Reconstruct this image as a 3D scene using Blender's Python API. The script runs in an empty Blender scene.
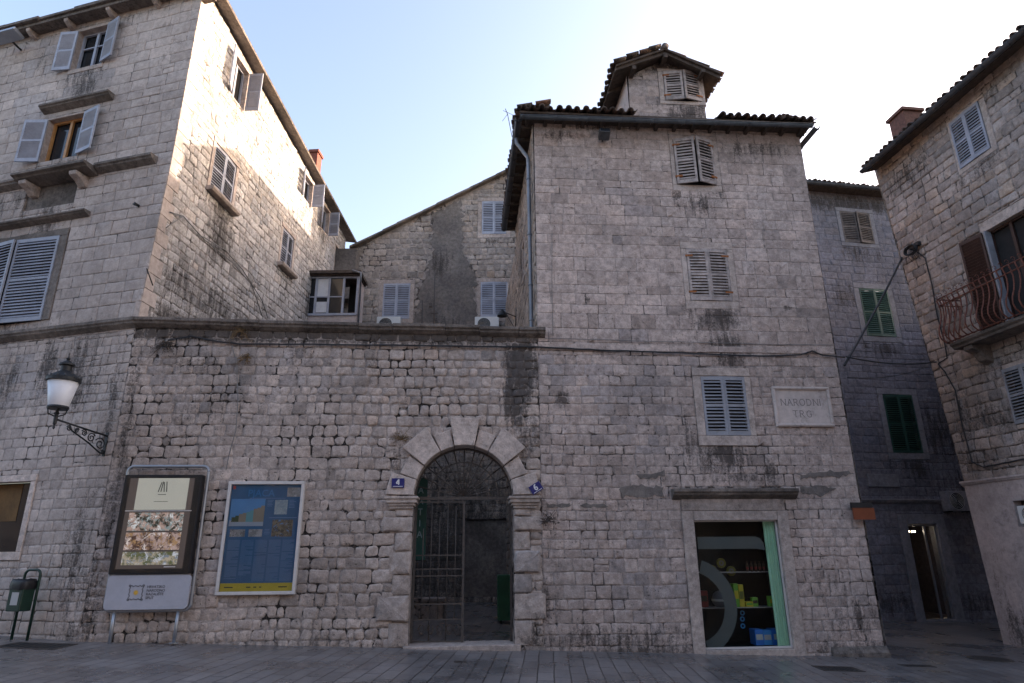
import bpy, math, random
from mathutils import Vector, Matrix
from mathutils.geometry import delaunay_2d_cdt
rng = random.Random(7)
R_ = math.radians
sc = bpy.context.scene
# ------------------------------------------------------------------ camera
F = 640.0; PITCH = R_(18.05); ROLL = R_(-0.517); EYE = 1.6
_cp, _sp, _cr, _sr = math.cos(PITCH), math.sin(PITCH), math.cos(ROLL), math.sin(ROLL)
_f = Vector((0, _cp, _sp)); _r0 = Vector((1, 0, 0)); _u0 = Vector((0, -_sp, _cp))
_r = _cr*_r0 + _sr*_u0; _u = -_sr*_r0 + _cr*_u0
cam = bpy.data.cameras.new('camera'); camo = bpy.data.objects.new('camera', cam)
sc.collection.objects.link(camo); sc.camera = camo
cam.sensor_width = 36; cam.lens = F/1024*36; cam.clip_end = 2000; cam.clip_start = .05
Mc = Matrix((( _r.x, _u.x, -_f.x, 0), (_r.y, _u.y, -_f.y, 0), (_r.z, _u.z, -_f.z, EYE), (0, 0, 0, 1)))
camo.matrix_world = Mc
# ------------------------------------------------------------------ light
SUN_AZ = 22.0      # degrees from +X towards +Y (where the sun stands)
SUN_EL = 13.0
w = bpy.data.worlds.new('World'); sc.world = w; w.use_nodes = True
nt = w.node_tree; nt.nodes.clear()
sky = nt.nodes.new('ShaderNodeTexSky'); sky.sky_type = 'NISHITA'; sky.sun_disc = False
sky.sun_elevation = R_(SUN_EL); sky.sun_rotation = R_(90-SUN_AZ)
sky.air_density = 1.0; sky.dust_density = 4.5; sky.ozone_density = 1.6; sky.altitude = 0
bg = nt.nodes.new('ShaderNodeBackground'); bg.inputs[1].default_value = 0.15
wo = nt.nodes.new('ShaderNodeOutputWorld')
nt.links.new(sky.outputs[0], bg.inputs[0]); nt.links.new(bg.outputs[0], wo.inputs[0])
sl = bpy.data.lights.new('sun', 'SUN'); sl.energy = 2.0; sl.angle = R_(.55); sl.color = (1, .90, .78)
so = bpy.data.objects.new('sun', sl); sc.collection.objects.link(so)
sd = Vector((math.cos(R_(SUN_EL))*math.cos(R_(SUN_AZ)), math.cos(R_(SUN_EL))*math.sin(R_(SUN_AZ)), math.sin(R_(SUN_EL))))
so.rotation_euler = sd.to_track_quat('Z', 'Y').to_euler(); so.location = sd*60
sc.view_settings.view_transform = 'Standard'; sc.view_settings.look = 'None'
sc.view_settings.exposure = 2.3; sc.view_settings.gamma = 1; sc.view_settings.use_curve_mapping = False
sc.view_settings.use_white_balance = True; sc.view_settings.white_balance_temperature = 7150; sc.view_settings.white_balance_tint = 19
sc.render.engine = 'CYCLES'
sc.cycles.max_bounces = 8; sc.cycles.diffuse_bounces = 4
# ------------------------------------------------------------------ placement helpers
def ray(x, y):
    return ((x-512)/F)*_r - ((y-341.5)/F)*_u + _f
GS = -.036
def ground_z(x): return GS*(max(-14, min(16, x))+1.8)
def gnd(x, y):
    d = ray(x, y); t = -(EYE-GS*1.8)/(d.z-GS*d.x)
    return Vector((0, 0, EYE)) + d*t
class Plane:
    """vertical wall plane: u along, v = height, local -y = outward"""
    def __init__(s, p, deg):
        s.p = Vector((p[0], p[1], 0)); s.deg = deg; a = R_(deg)
        s.d = Vector((math.cos(a), math.sin(a), 0)); s.n = Vector((-s.d.y, s.d.x, 0))
        s.M = Matrix.Translation(s.p) @ Matrix.Rotation(a, 4, 'Z')
    def uv(s, x, y):
        d = ray(x, y); k = s.p.dot(s.n)/d.dot(s.n); P = Vector((0, 0, EYE))+d*k
        return ((P-s.p).dot(s.d), P.z)
    def off(s, o): return Plane(s.p - s.n*o, s.deg)
    def W(s, u, v, o=0): return s.p + s.d*u + Vector((0, 0, v)) - s.n*o
    def rect(s, tl, tr, br, bl):
        a, b, c, d = [s.uv(*q) for q in (tl, tr, br, bl)]
        u = sorted([(a[0]+d[0])/2, (b[0]+c[0])/2]); v = sorted([(a[1]+b[1])/2, (c[1]+d[1])/2])
        return (u[0], u[1], v[0], v[1])
T4 = Matrix.Translation
def RZ(a): return Matrix.Rotation(a, 4, 'Z')
def RX(a): return Matrix.Rotation(a, 4, 'X')
def RY(a): return Matrix.Rotation(a, 4, 'Y')
# ------------------------------------------------------------------ mesh builder
class MB:
    def __init__(s, M=None): s.v = []; s.f = []; s.c = []; s.mi = []; s.sm = []; s.M = M or Matrix(); s.col = (1, .5, 0, .5); s.slot = 0; s.smooth = False
    def add(s, vs, fs, cols=None):
        b = len(s.v); M = s.M
        for v in vs: s.v.append(M @ Vector(v))
        s.c.extend(cols if cols else [s.col]*len(vs))
        for f in fs: s.f.append([b+i for i in f]); s.mi.append(s.slot); s.sm.append(s.smooth)
    def box(s, x0, x1, y0, y1, z0, z1, M=None):
        vs = [(x, y, z) for z in (z0, z1) for y in (y0, y1) for x in (x0, x1)]
        if M: vs = [M @ Vector(v) for v in vs]
        s.add(vs, [(0,2,3,1), (4,5,7,6), (0,1,5,4), (2,6,7,3), (0,4,6,2), (1,3,7,5)])
    def prism(s, poly, y0, y1, M=None):
        n = len(poly); vs = [(p[0], y0, p[1]) for p in poly]+[(p[0], y1, p[1]) for p in poly]
        if M: vs = [M @ Vector(v) for v in vs]
        s.add(vs, [list(range(n)), list(range(2*n-1, n-1, -1))]+[(i, n+i, n+(i+1) % n, (i+1) % n) for i in range(n)])
    def sweep(s, prof, x0, x1):
        """profile in (y,z), along x"""
        n = len(prof); vs = [(x0, p[0], p[1]) for p in prof]+[(x1, p[0], p[1]) for p in prof]
        s.add(vs, [list(range(n)), list(range(2*n-1, n-1, -1))]+[(i, n+i, n+(i+1) % n, (i+1) % n) for i in range(n)])
    def tube(s, pts, r, n=7, cap=True):
        pts = [Vector(p) for p in pts]; rs = r if isinstance(r, (list, tuple)) else [r]*len(pts)
        vs = []; fs = []; up = Vector((0, 0, 1)); prev = None
        for i, p in enumerate(pts):
            t = (pts[min(i+1, len(pts)-1)]-pts[max(i-1, 0)])
            if t.length < 1e-9: t = Vector((0, 0, 1))
            t.normalize()
            if prev is None: a = t.cross(up if abs(t.z) < .9 else Vector((1, 0, 0)))
            else: a = prev - t*prev.dot(t)
            a.normalize(); prev = a; b = t.cross(a)
            for k in range(n):
                an = 2*math.pi*k/n; vs.append(p+(a*math.cos(an)+b*math.sin(an))*rs[i])
        for i in range(len(pts)-1):
            for k in range(n):
                fs.append((i*n+k, i*n+(k+1) % n, (i+1)*n+(k+1) % n, (i+1)*n+k))
        if cap: fs.append(list(range(n-1, -1, -1))); fs.append([(len(pts)-1)*n+k for k in range(n)])
        o = s.smooth; s.smooth = True; s.add(vs, fs); s.smooth = o
    def lathe(s, prof, c=(0, 0, 0), n=16, sq=None):
        vs = []; fs = []
        for r, z in prof:
            for k in range(n):
                a = 2*math.pi*(k+.5)/n; vs.append((c[0]+r*math.cos(a), c[1]+r*math.sin(a), c[2]+z))
        for i in range(len(prof)-1):
            for k in range(n): fs.append((i*n+k, i*n+(k+1) % n, (i+1)*n+(k+1) % n, (i+1)*n+k))
        fs.append(list(range(n-1, -1, -1))); fs.append([(len(prof)-1)*n+k for k in range(n)])
        s.add(vs, fs)
    def ring(s, cu, cv, r0, r1, y0, y1, a0=0, a1=360, n=24):
        vs = []; fs = []
        for i in range(n+1):
            a = R_(a0+(a1-a0)*i/n); c, q = math.cos(a), math.sin(a)
            vs += [(cu+r0*c, y0, cv+r0*q), (cu+r1*c, y0, cv+r1*q), (cu+r1*c, y1, cv+r1*q), (cu+r0*c, y1, cv+r0*q)]
        for i in range(n):
            b = 4*i
            for k in range(4): fs.append((b+k, b+4+k, b+4+(k+1) % 4, b+(k+1) % 4))
        if abs(a1-a0) < 359: fs += [(0, 1, 2, 3), (4*n+3, 4*n+2, 4*n+1, 4*n)]
        s.add(vs, fs)
col = sc.collection
def link_mesh(name, mb, mats, parent=None, loc=None, bevel=0, weighted=False):
    me = bpy.data.meshes.new(name)
    if loc is None:
        if parent is not None: loc = root_loc(parent)
        else:
            xs = [v.x for v in mb.v]; ys = [v.y for v in mb.v]; zs = [v.z for v in mb.v]
            loc = Vector(((min(xs)+max(xs))/2, (min(ys)+max(ys))/2, min(zs)))
    me.from_pydata([v-loc for v in mb.v], [], mb.f)
    if not isinstance(mats, (list, tuple)): mats = [mats]
    for m in mats: me.materials.append(m)
    me.polygons.foreach_set('material_index', mb.mi); me.polygons.foreach_set('use_smooth', mb.sm)
    at = me.attributes.new('tone', 'FLOAT_COLOR', 'POINT')
    at.data.foreach_set('color', [x for c in mb.c for x in c])
    me.validate(); me.update()
    o = bpy.data.objects.new(name, me); col.objects.link(o)
    if parent is None: o.location = loc
    else: o.parent = parent
    if bevel:
        b = o.modifiers.new('bevel', 'BEVEL'); b.width = bevel; b.segments = 2; b.limit_method = 'ANGLE'; b.angle_limit = R_(40)
    return o
def root_loc(o):
    while o.parent: o = o.parent
    return o.location.copy()
def thing(name, label, cat, loc, group=None):
    o = bpy.data.objects.new(name, None); col.objects.link(o); o.location = Vector(loc); o.empty_display_size = .2
    o['label'] = label; o['category'] = cat
    if group: o['group'] = group
    return o
def part(name, mb, mats, parent, label=None, bevel=0):
    o = link_mesh(name, mb, mats, parent, bevel=bevel)
    if label: o['label'] = label
    return o
def single(name, mb, mats, label, cat, group=None, bevel=0):
    o = link_mesh(name, mb, mats, None, bevel=bevel); o['label'] = label; o['category'] = cat
    if group: o['group'] = group
    return o
def structure(name, mb, mats, label=None):
    o = link_mesh(name, mb, mats); o['kind'] = 'structure'
    if label: o['label'] = label; 
    return o
# ------------------------------------------------------------------ materials
class N:
    def __init__(s, name):
        s.m = bpy.data.materials.new(name); s.m.use_nodes = True; s.t = s.m.node_tree; s.t.nodes.clear()
        s.o = s.t.nodes.new('ShaderNodeOutputMaterial'); s.b = s.t.nodes.new('ShaderNodeBsdfPrincipled')
        s.t.links.new(s.b.outputs[0], s.o.inputs[0])
    def n(s, k, **kw):
        x = s.t.nodes.new(k)
        for a, v in kw.items(): setattr(x, a, v)
        return x
    def l(s, a, b): s.t.links.new(a, b)
    def val(s, sock, v):
        if hasattr(v, 'node') : s.l(v, sock)
        else: sock.default_value = v
    def math(s, op, a, b=0.0, c=None, clamp=False):
        x = s.n('ShaderNodeMath', operation=op, use_clamp=clamp); s.val(x.inputs[0], a); s.val(x.inputs[1], b)
        if c is not None: s.val(x.inputs[2], c)
        return x.outputs[0]
    def mix(s, f, a, b, mode='MIX'):
        x = s.n('ShaderNodeMix', data_type='RGBA', blend_type=mode); s.val(x.inputs[0], f)
        s.val(x.inputs[6], a if hasattr(a, 'node') else (*a, 1)[:4]); s.val(x.inputs[7], b if hasattr(b, 'node') else (*b, 1)[:4]); return x.outputs[2]
    def noise(s, co, scale, detail=4, rough=.6, dist=0):
        x = s.n('ShaderNodeTexNoise'); s.l(co, x.inputs['Vector']); x.inputs['Scale'].default_value = scale
        x.inputs['Detail'].default_value = detail; x.inputs['Roughness'].default_value = rough; x.inputs['Distortion'].default_value = dist
        return x.outputs[0]
    def ramp(s, f, a, b, lo=0., hi=1.):
        x = s.n('ShaderNodeMapRange', interpolation_type='SMOOTHSTEP'); s.val(x.inputs[0], f)
        x.inputs[1].default_value = a; x.inputs[2].default_value = b; x.inputs[3].default_value = lo; x.inputs[4].default_value = hi
        return x.outputs[0]
    def bump(s, h, strength, dist):
        x = s.n('ShaderNodeBump'); s.l(h, x.inputs['Height']); x.inputs['Strength'].default_value = strength; x.inputs['Distance'].default_value = dist
        s.l(x.outputs[0], s.b.inputs['Normal'])
def stone_mat(name, c, c2, var=.25, stain=(.035, .03, .028), pock=.0, rough=.9, mott=.35, bump=.6, warm=(1.12, .98, .86), cool=(.92, .965, 1.02), fine=1.0, openj=0.0):
    """c,c2 two natural stone colours, tone attribute: r value, g hue, b stain and shade, a random"""
    k = N(name); co = k.n('ShaderNodeNewGeometry').outputs['Position']
    at = k.n('ShaderNodeAttribute', attribute_name='tone'); sp = k.n('ShaderNodeSeparateColor'); k.l(at.outputs['Color'], sp.inputs[0])
    n1 = k.noise(co, 1.3, 5, .6); n2 = k.noise(co, 9, 5, .7); n3 = k.noise(co, 55*fine, 4, .75); n4 = k.noise(co, .35, 3, .5)
    base = k.mix(k.ramp(n1, .35, .65), c, c2)
    base = k.mix(k.ramp(sp.outputs[1], 0., .5, 1., 0.), base, cool, 'MULTIPLY')
    base = k.mix(k.ramp(sp.outputs[1], .5, 1.), base, warm, 'MULTIPLY')
    v = k.math('MULTIPLY', k.ramp(n2, .25, .75, 1-mott*.5, 1+mott*.5), k.ramp(n3, .2, .8, 1-mott*.35, 1+mott*.35))
    v = k.math('MULTIPLY', v, k.math('MULTIPLY_ADD', k.math('SUBTRACT', sp.outputs[0], 1.0), var, 1.0))
    v = k.math('MULTIPLY', v, k.ramp(n4, .3, .7, .84, 1.14))
    v = k.math('MULTIPLY', v, k.ramp(k.noise(co, 2.6, 5, .7), .3, .7, .86, 1.12))
    cc = k.n('ShaderNodeCombineColor'); [k.l(v, cc.inputs[i]) for i in range(3)]
    base = k.mix(1.0, base, cc.outputs[0], 'MULTIPLY')
    mp = k.n('ShaderNodeMapping'); mp.inputs['Scale'].default_value = (1, 1, .16); k.l(co, mp.inputs[0])
    ns = k.math('ADD', k.math('MULTIPLY', k.noise(mp.outputs[0], 9, 4, .7, .2), 1.5), k.math('MULTIPLY', k.noise(co, 24, 5, .8), 1.5))
    st = k.math('ADD', k.math('MULTIPLY', sp.outputs[2], .8), k.math('SUBTRACT', ns, 1.5))
    st = k.ramp(st, .28, .8, 0, .92)
    lich = k.ramp(k.noise(co, 3.1, 7, .78, .3), .53, .68, 0, .85)
    base = k.mix(k.math('MULTIPLY', lich, .8), base, tuple(x*.45 for x in c))
    base = k.mix(k.math('MULTIPLY', st, .9), base, stain)
    h = k.math('ADD', k.math('MULTIPLY', n3, .5), k.math('MULTIPLY', n2, 1.0))
    if openj:   # joints that have lost their mortar, in clusters; their depth shade put into the colour
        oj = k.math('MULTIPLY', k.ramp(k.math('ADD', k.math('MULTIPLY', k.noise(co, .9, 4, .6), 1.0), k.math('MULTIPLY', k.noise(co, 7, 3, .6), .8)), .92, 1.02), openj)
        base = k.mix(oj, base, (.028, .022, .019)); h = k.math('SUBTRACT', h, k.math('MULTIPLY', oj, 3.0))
    if pock:
        vo = k.n('ShaderNodeTexVoronoi', feature='F1'); k.l(co, vo.inputs['Vector']); vo.inputs['Scale'].default_value = 17; vo.inputs['Randomness'].default_value = 1
        area = k.ramp(k.noise(co, 1.7, 5, .7), .46, .62)
        pk = k.math('MULTIPLY', k.ramp(k.math('ADD', vo.outputs['Distance'], k.math('MULTIPLY', n2, .3)), .24, .34, 1, 0), k.math('MULTIPLY', area, pock))
        base = k.mix(pk, base, (.06, .048, .042))
        h = k.math('SUBTRACT', h, k.math('MULTIPLY', pk, 2.2))
    k.l(base, k.b.inputs['Base Color']); k.b.inputs['Roughness'].default_value = rough; k.b.inputs['Specular IOR Level'].default_value = .25
    k.bump(h, bump, .02); return k.m
def plain(name, c, rough=.6, var=.25, scale=6, metal=0, bump=.2, bd=.004, dirt=None, dirt_amt=.5, spec=.4, tone=False):
    k = N(name); co = k.n('ShaderNodeNewGeometry').outputs['Position']
    n1 = k.noise(co, scale, 5, .65); n2 = k.noise(co, scale*9, 3, .6)
    v = k.math('MULTIPLY', k.ramp(n1, .25, .75, 1-var, 1+var), k.ramp(n2, .2, .8, 1-var*.4, 1+var*.4))
    if tone:
        at = k.n('ShaderNodeAttribute', attribute_name='tone'); sp = k.n('ShaderNodeSeparateColor'); k.l(at.outputs['Color'], sp.inputs[0]); v = k.math('MULTIPLY', v, sp.outputs[0])
    cc = k.n('ShaderNodeCombineColor'); [k.l(v, cc.inputs[i]) for i in range(3)]
    base = k.mix(1.0, c, cc.outputs[0], 'MULTIPLY')
    if tone: base = k.mix(k.ramp(sp.outputs[1], .5, 1.), base, (1.35, .9, .68), 'MULTIPLY')
    if dirt: base = k.mix(k.ramp(k.noise(co, scale*.6, 6, .75, .5), .5, .72, 0, dirt_amt), base, dirt)
    k.l(base, k.b.inputs['Base Color']); k.b.inputs['Roughness'].default_value = rough; k.b.inputs['Metallic'].default_value = metal
    k.b.inputs['Specular IOR Level'].default_value = spec
    if bump: k.bump(k.math('ADD', n1, n2), bump, bd)
    return k.m
def emis(name, c, e, strength):
    k = N(name); k.b.inputs['Base Color'].default_value = (*c, 1); k.b.inputs['Emission Color'].default_value = (*e, 1); k.b.inputs['Emission Strength'].default_value = strength
    k.b.inputs['Roughness'].default_value = .5; return k.m
def glass_mat(name, tint=(.75, .8, .8), amt=1.0):
    k = N(name); k.t.nodes.remove(k.b)
    tr = k.n('ShaderNodeBsdfTransparent'); tr.inputs[0].default_value = (*tint, 1); gl = k.n('ShaderNodeBsdfGlossy'); gl.inputs['Roughness'].default_value = .02
    fr = k.n('ShaderNodeFresnel'); fr.inputs[0].default_value = 1.5; mx = k.n('ShaderNodeMixShader'); k.l(k.math('MULTIPLY', fr.outputs[0], amt), mx.inputs[0])
    k.l(tr.outputs[0], mx.inputs[1]); k.l(gl.outputs[0], mx.inputs[2]); k.l(mx.outputs[0], k.o.inputs[0]); return k.m
M = {}
M['stone_gate'] = stone_mat('stone_gate', (0.476, 0.388, 0.340), (0.396, 0.329, 0.290), var=1.0, pock=1, mott=.6, bump=1)
M['stone_tower'] = stone_mat('stone_tower', (0.448, 0.357, 0.315), (0.386, 0.318, 0.286), var=1.15, pock=1, mott=.6, bump=1)
M['stone_far'] = stone_mat('stone_far', (.16, .14, .13), (.13, .115, .11), var=.4, pock=0, mott=.3)
M['stone_fine'] = stone_mat('stone_fine', (0.460, 0.385, 0.342), (0.407, 0.342, 0.307), var=.8, pock=.15, mott=.35, bump=.5)
M['stone_rubble'] = stone_mat('stone_rubble', (.50, .465, .44), (.39, .365, .345), var=1.1, pock=.8, mott=.7, bump=1)
M['stone_back'] = stone_mat('stone_back', (.37, .31, .265), (.31, .26, .225), var=1.1, pock=.4, mott=.6, bump=.9)
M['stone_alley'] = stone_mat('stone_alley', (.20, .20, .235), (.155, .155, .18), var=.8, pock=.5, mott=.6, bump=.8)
M['stone_right'] = stone_mat('stone_right', (0.367, 0.305, 0.270), (0.308, 0.259, 0.233), var=1.0, pock=.5, mott=.5, bump=.8, warm=(1.1, 1.0, .88))
M['trim'] = stone_mat('trim', (0.460, 0.380, 0.336), (0.380, 0.316, 0.282), var=.6, pock=.35, mott=.55, bump=.9)
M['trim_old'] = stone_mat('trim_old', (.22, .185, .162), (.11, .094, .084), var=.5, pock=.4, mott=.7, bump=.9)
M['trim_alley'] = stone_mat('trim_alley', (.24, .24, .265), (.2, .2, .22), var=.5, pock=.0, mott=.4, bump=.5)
M['marble'] = stone_mat('marble', (0.550, 0.473, 0.435), (0.506, 0.435, 0.402), var=.3, pock=.0, mott=.15, bump=.15)
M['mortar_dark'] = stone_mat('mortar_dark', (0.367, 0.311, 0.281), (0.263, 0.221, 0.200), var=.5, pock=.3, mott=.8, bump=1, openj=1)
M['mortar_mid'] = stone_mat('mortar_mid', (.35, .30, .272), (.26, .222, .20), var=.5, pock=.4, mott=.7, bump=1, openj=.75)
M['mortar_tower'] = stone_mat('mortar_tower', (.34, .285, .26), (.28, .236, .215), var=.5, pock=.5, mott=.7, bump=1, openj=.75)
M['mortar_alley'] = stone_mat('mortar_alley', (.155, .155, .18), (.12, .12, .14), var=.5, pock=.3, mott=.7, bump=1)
M['plaster_grey'] = stone_mat('plaster_grey', (0.202, 0.174, 0.156), (0.134, 0.118, 0.110), var=.4, pock=.1, mott=.6, bump=.8)
M['plaster_pale'] = stone_mat('plaster_pale', (0.448, 0.375, 0.353), (0.392, 0.336, 0.319), var=.4, pock=.06, mott=.3, bump=.35)
M['shutter_grey'] = plain('shutter_grey', (.30, .32, .38), .55, .14, 3, dirt=(.16, .15, .15), dirt_amt=.35, tone=True)
M['shutter_mid'] = plain('shutter_mid', (.25, .26, .29), .6, .15, 3, dirt=(.12, .11, .105), dirt_amt=.5, tone=True)
M['shutter_old'] = plain('shutter_old', (.33, .28, .26), .75, .35, 7, dirt=(.09, .075, .065), dirt_amt=.7, tone=True)
M['shutter_dark'] = plain('shutter_dark', (.11, .095, .09), .8, .35, 7, dirt=(.04, .035, .03), dirt_amt=.6, tone=True)
M['shutter_green'] = plain('shutter_green', (.022, .075, .058), .5, .2, 4, dirt=(.015, .035, .03), dirt_amt=.4, tone=True)
M['shutter_brown'] = plain('shutter_brown', (.05, .026, .022), .5, .25, 5)
M['rust'] = plain('rust', (.28, .10, .035), .85, .4, 20)
M['iron'] = plain('iron', (.020, .022, .024), .5, .3, 20, metal=.3)
M['iron_gate'] = plain('iron_gate', (.075, .062, .055), .6, .3, 20, metal=.2)
M['iron_rusty'] = plain('iron_rusty', (.15, .052, .035), .7, .45, 14, metal=.1)
M['iron_green'] = plain('iron_green', (.006, .028, .019), .45, .25, 10)
M['cable'] = plain('cable', (.025, .025, .027), .6, .2, 10)
M['cable_grey'] = plain('cable_grey', (.16, .155, .15), .6, .2, 10)
M['gutter'] = plain('gutter', (.085, .09, .098), .45, .3, 4, metal=.4, dirt=(.05, .045, .04))
M['pipe'] = plain('pipe', (.17, .185, .21), .45, .2, 4, metal=.4)
M['tile'] = plain('tile', (.115, .09, .078), .9, .4, 8, bump=.7, bd=.01, dirt=(.05, .047, .042), dirt_amt=.75, tone=True)
M['wood_dark'] = plain('wood_dark', (.07, .052, .042), .85, .4, 8, bump=.6, bd=.006)
M['ochre_reflection'] = plain('ochre_reflection', (.16, .085, .03), .8, .3, 3)
M['wood_orange'] = plain('wood_orange', (.42, .20, .07), .5, .2, 6)
M['brick_dark'] = plain('brick_dark', (.12, .055, .042), .9, .35, 12, bump=.6)
M['brick_red'] = plain('brick_red', (.22, .07, .048), .9, .3, 12, bump=.6)
M['metal_grey'] = plain('metal_grey', (.30, .32, .35), .35, .1, 5, metal=.6)
M['metal_white'] = plain('metal_white', (.55, .52, .50), .4, .08, 5, dirt=(.3, .29, .28), dirt_amt=.3)
M['panel_grey'] = plain('panel_grey', (.38, .385, .43), .45, .07, 3, dirt=(.26, .26, .28), dirt_amt=.3)
M['black'] = plain('black', (.010, .010, .012), .5, .2, 5)
M['dark'] = plain('dark', (.02, .018, .018), .9, .2, 5, bump=0)
M['dark_glass'] = plain('dark_glass', (.015, .018, .022), .06, .1, 2, bump=.02, spec=.35)
M['glass'] = glass_mat('glass', (.9, .92, .92), .12)
M['glass_clear'] = glass_mat('glass_clear', (.92, .93, .93), .35)
M['lamp_white'] = plain('lamp_white', (.62, .63, .66), .35, .05, 4, bump=0)
M['curtain'] = plain('curtain', (.42, .70, .50), .8, .08, 4)
M['curtain_white'] = plain('curtain_white', (.55, .56, .58), .8, .1, 6)
M['ac_white'] = plain('ac_white', (.62, .62, .60), .4, .05, 5)
M['orange'] = plain('orange', (.20, .05, .018), .6, .1, 5)
M['green_paint'] = plain('green_paint', (.02, .12, .065), .45, .12, 5)
M['plant_dry'] = plain('plant_dry', (.16, .10, .05), .9, .4, 20)
def flat(name, c, rough=.5): 
    if name not in M: M[name] = plain(name, c, rough, .04, 4, bump=0)
    return M[name]
# ------------------------------------------------------------------ masonry
def in_poly(p, poly):
    x, y = p; r = False; n = len(poly)
    for i in range(n):
        x1, y1 = poly[i]; x2, y2 = poly[(i+1) % n]
        if (y1 > y) != (y2 > y) and x < (x2-x1)*(y-y1)/(y2-y1)+x1: r = not r
    return r
def hspan(poly, v):
    xs = []; n = len(poly)
    for i in range(n):
        x1, y1 = poly[i]; x2, y2 = poly[(i+1) % n]
        if (y1 > v) != (y2 > v): xs.append((x2-x1)*(v-y1)/(y2-y1)+x1)
    xs.sort(); return [(xs[i], xs[i+1]) for i in range(0, len(xs)-1, 2)]
def vspan(poly, u):
    sp = hspan([(b, a) for a, b in poly], u)
    return (sp[0][0], sp[-1][1]) if sp else (1e9, -1e9)
def smooth1(x, s):  # cheap 1-D value noise
    i = math.floor(x); f = x-i; f = f*f*(3-2*f)
    h = lambda k: math.sin(k*127.1+s*311.7)*43758.5453 % 1.0
    return h(i)*(1-f)+h(i+1)*f-.5
def stain_at(stains_shade, u, v):
    m = 0
    for cu, cv, ru, rv, a in stains_shade:
        d = ((u-cu)/ru)**2+((v-cv)/rv)**2
        if d < 6: m = max(m, a*math.exp(-d*.8))
    return m
STY = dict(
 gate=dict(h=(.15, .25), w=(.15, .36), g=.0045, r=.042, j=.013, rel=.020, tone=(.86, 1.12), hue=.16, inset=.024),
 tower=dict(h=(.16, .33), w=(.2, .66), g=.0025, r=.010, j=.005, rel=.006, tone=(.88, 1.08), hue=.14, inset=.010),
 towerlow=dict(h=(.15, .24), w=(.18, .40), g=.004, r=.022, j=.009, rel=.009, tone=(.90, 1.08), hue=.12, inset=.018),
 fine=dict(h=(.22, .33), w=(.24, .60), g=.0035, r=.012, j=.006, rel=.009, tone=(.90, 1.08), hue=.12, inset=.012),
 rubble=dict(h=(.15, .27), w=(.16, .46), g=.006, r=.035, j=.016, rel=.014, tone=(.78, 1.12), hue=.18, inset=.022),
 back=dict(h=(.18, .30), w=(.2, .46), g=.012, r=.04, j=.015, rel=.018, tone=(.8, 1.12), hue=.2, inset=.025),
 alley=dict(h=(.2, .3), w=(.25, .6), g=.004, r=.02, j=.01, rel=.009, tone=(.86, 1.1), hue=.2, inset=.02),
 right=dict(h=(.16, .29), w=(.2, .5), g=.008, r=.03, j=.014, rel=.022, tone=(.76, 1.12), hue=.3, inset=.02),
)
def stone(mb, u0, u1, v0, v1, S, stains_shade, wob, rel_k=1):
    g = S['g']; u0 += g; u1 -= g; v0 += g*rng.uniform(.6, 1.4); v1 -= g*rng.uniform(.6, 1.4)
    a = (u1-u0)/2; b = (v1-v0)/2
    if a < .02 or b < .02: return
    cu = (u0+u1)/2; cv = (v0+v1)/2; r = min(S['r']*rng.uniform(.6, 1.4), a*.8, b*.8)
    pts = []
    sk = [rng.uniform(-1, 1)*S['j']*.9 for _ in range(8)]
    nx = max(1, int((2*a-2*r)/.09)); ny = max(1, int((2*b-2*r)/.09))
    def side(x0, y0, x1, y1, n):
        for i in range(1, n): pts.append((x0+(x1-x0)*i/n, y0+(y1-y0)*i/n))
    corners = [(a-r, -b+r, -90), (a-r, b-r, 0), (-a+r, b-r, 90), (-a+r, -b+r, 180)]
    for ci, (x, y, a0) in enumerate(corners):
        for t in (0, 45, 90):
            an = R_(a0+t); pts.append((x+r*math.cos(an)+sk[ci*2], y+r*math.sin(an)+sk[ci*2+1]))
        if ci == 0: side(a, -b+r, a, b-r, ny)
        elif ci == 1: side(a-r, b, -a+r, b, nx)
        elif ci == 2: side(-a, b-r, -a, -b+r, ny)
        else: side(-a+r, -b, a-r, -b, nx)
    bury = .5+smooth1(cu*.55+1.3, 21)+smooth1(cv*.75+5, 31); bury = max(.18, min(1.0, .25+bury*1.1)) if S.get('bury', 1) else 1
    n = len(pts); rel = S['rel']*rng.uniform(.55, 1.25)*rel_k*bury; tx = rng.uniform(-.45, .45)*rel/a; ty = rng.uniform(-.45, .45)*rel/b
    ins = S['inset']; k1 = 1-min(.5, ins*.35/min(a, b)); k2 = 1-min(.75, ins*1.5/min(a, b))
    vs = []; jj = S['j']
    pts = [(x+rng.uniform(-jj, jj)*.55, y+rng.uniform(-jj, jj)*.55) for x, y in pts]
    for k, dep in ((1, .003), (k1, -rel*.62), (k2, -rel)):
        for x, y in pts:
            X = cu+x*k; Y = cv+y*k
            vs.append((X, dep + (0 if dep > 0 else (tx*x+ty*y)+rng.uniform(-.12, .12)*rel), Y+wob(X, Y)))
    vs.append((cu, -rel*1.12, cv+wob(cu, cv)))
    big = smooth1(cu*.7+3, 11)+smooth1(cv*.8+9, 4)
    t = rng.uniform(*S['tone'])*(1+.08*big)
    grey = big < -.18 and rng.random() < .5
    if grey: t *= .9
    hue = max(0, min(1, .5+rng.gauss(0, S['hue']*.5)-(.4 if grey else 0))); q = rng.random()
    if rng.random() < .06: t *= .8
    s0 = stain_at(stains_shade, cu, cv) if stains_shade else 0
    cols = [(t*(.9 if i < n else 1), hue, (stain_at(stains_shade, p[0], p[2]) if stains_shade and s0 > .03 else s0), q) for i, p in enumerate(vs)]
    fs = []
    for ring in (0, 1):
        o = ring*n
        for i in range(n): fs.append((o+i, o+(i+1) % n, o+n+(i+1) % n, o+n+i))
    c = 3*n
    for i in range(n): fs.append((2*n+i, 2*n+(i+1) % n, c))
    mb.add(vs, fs, cols)
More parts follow.
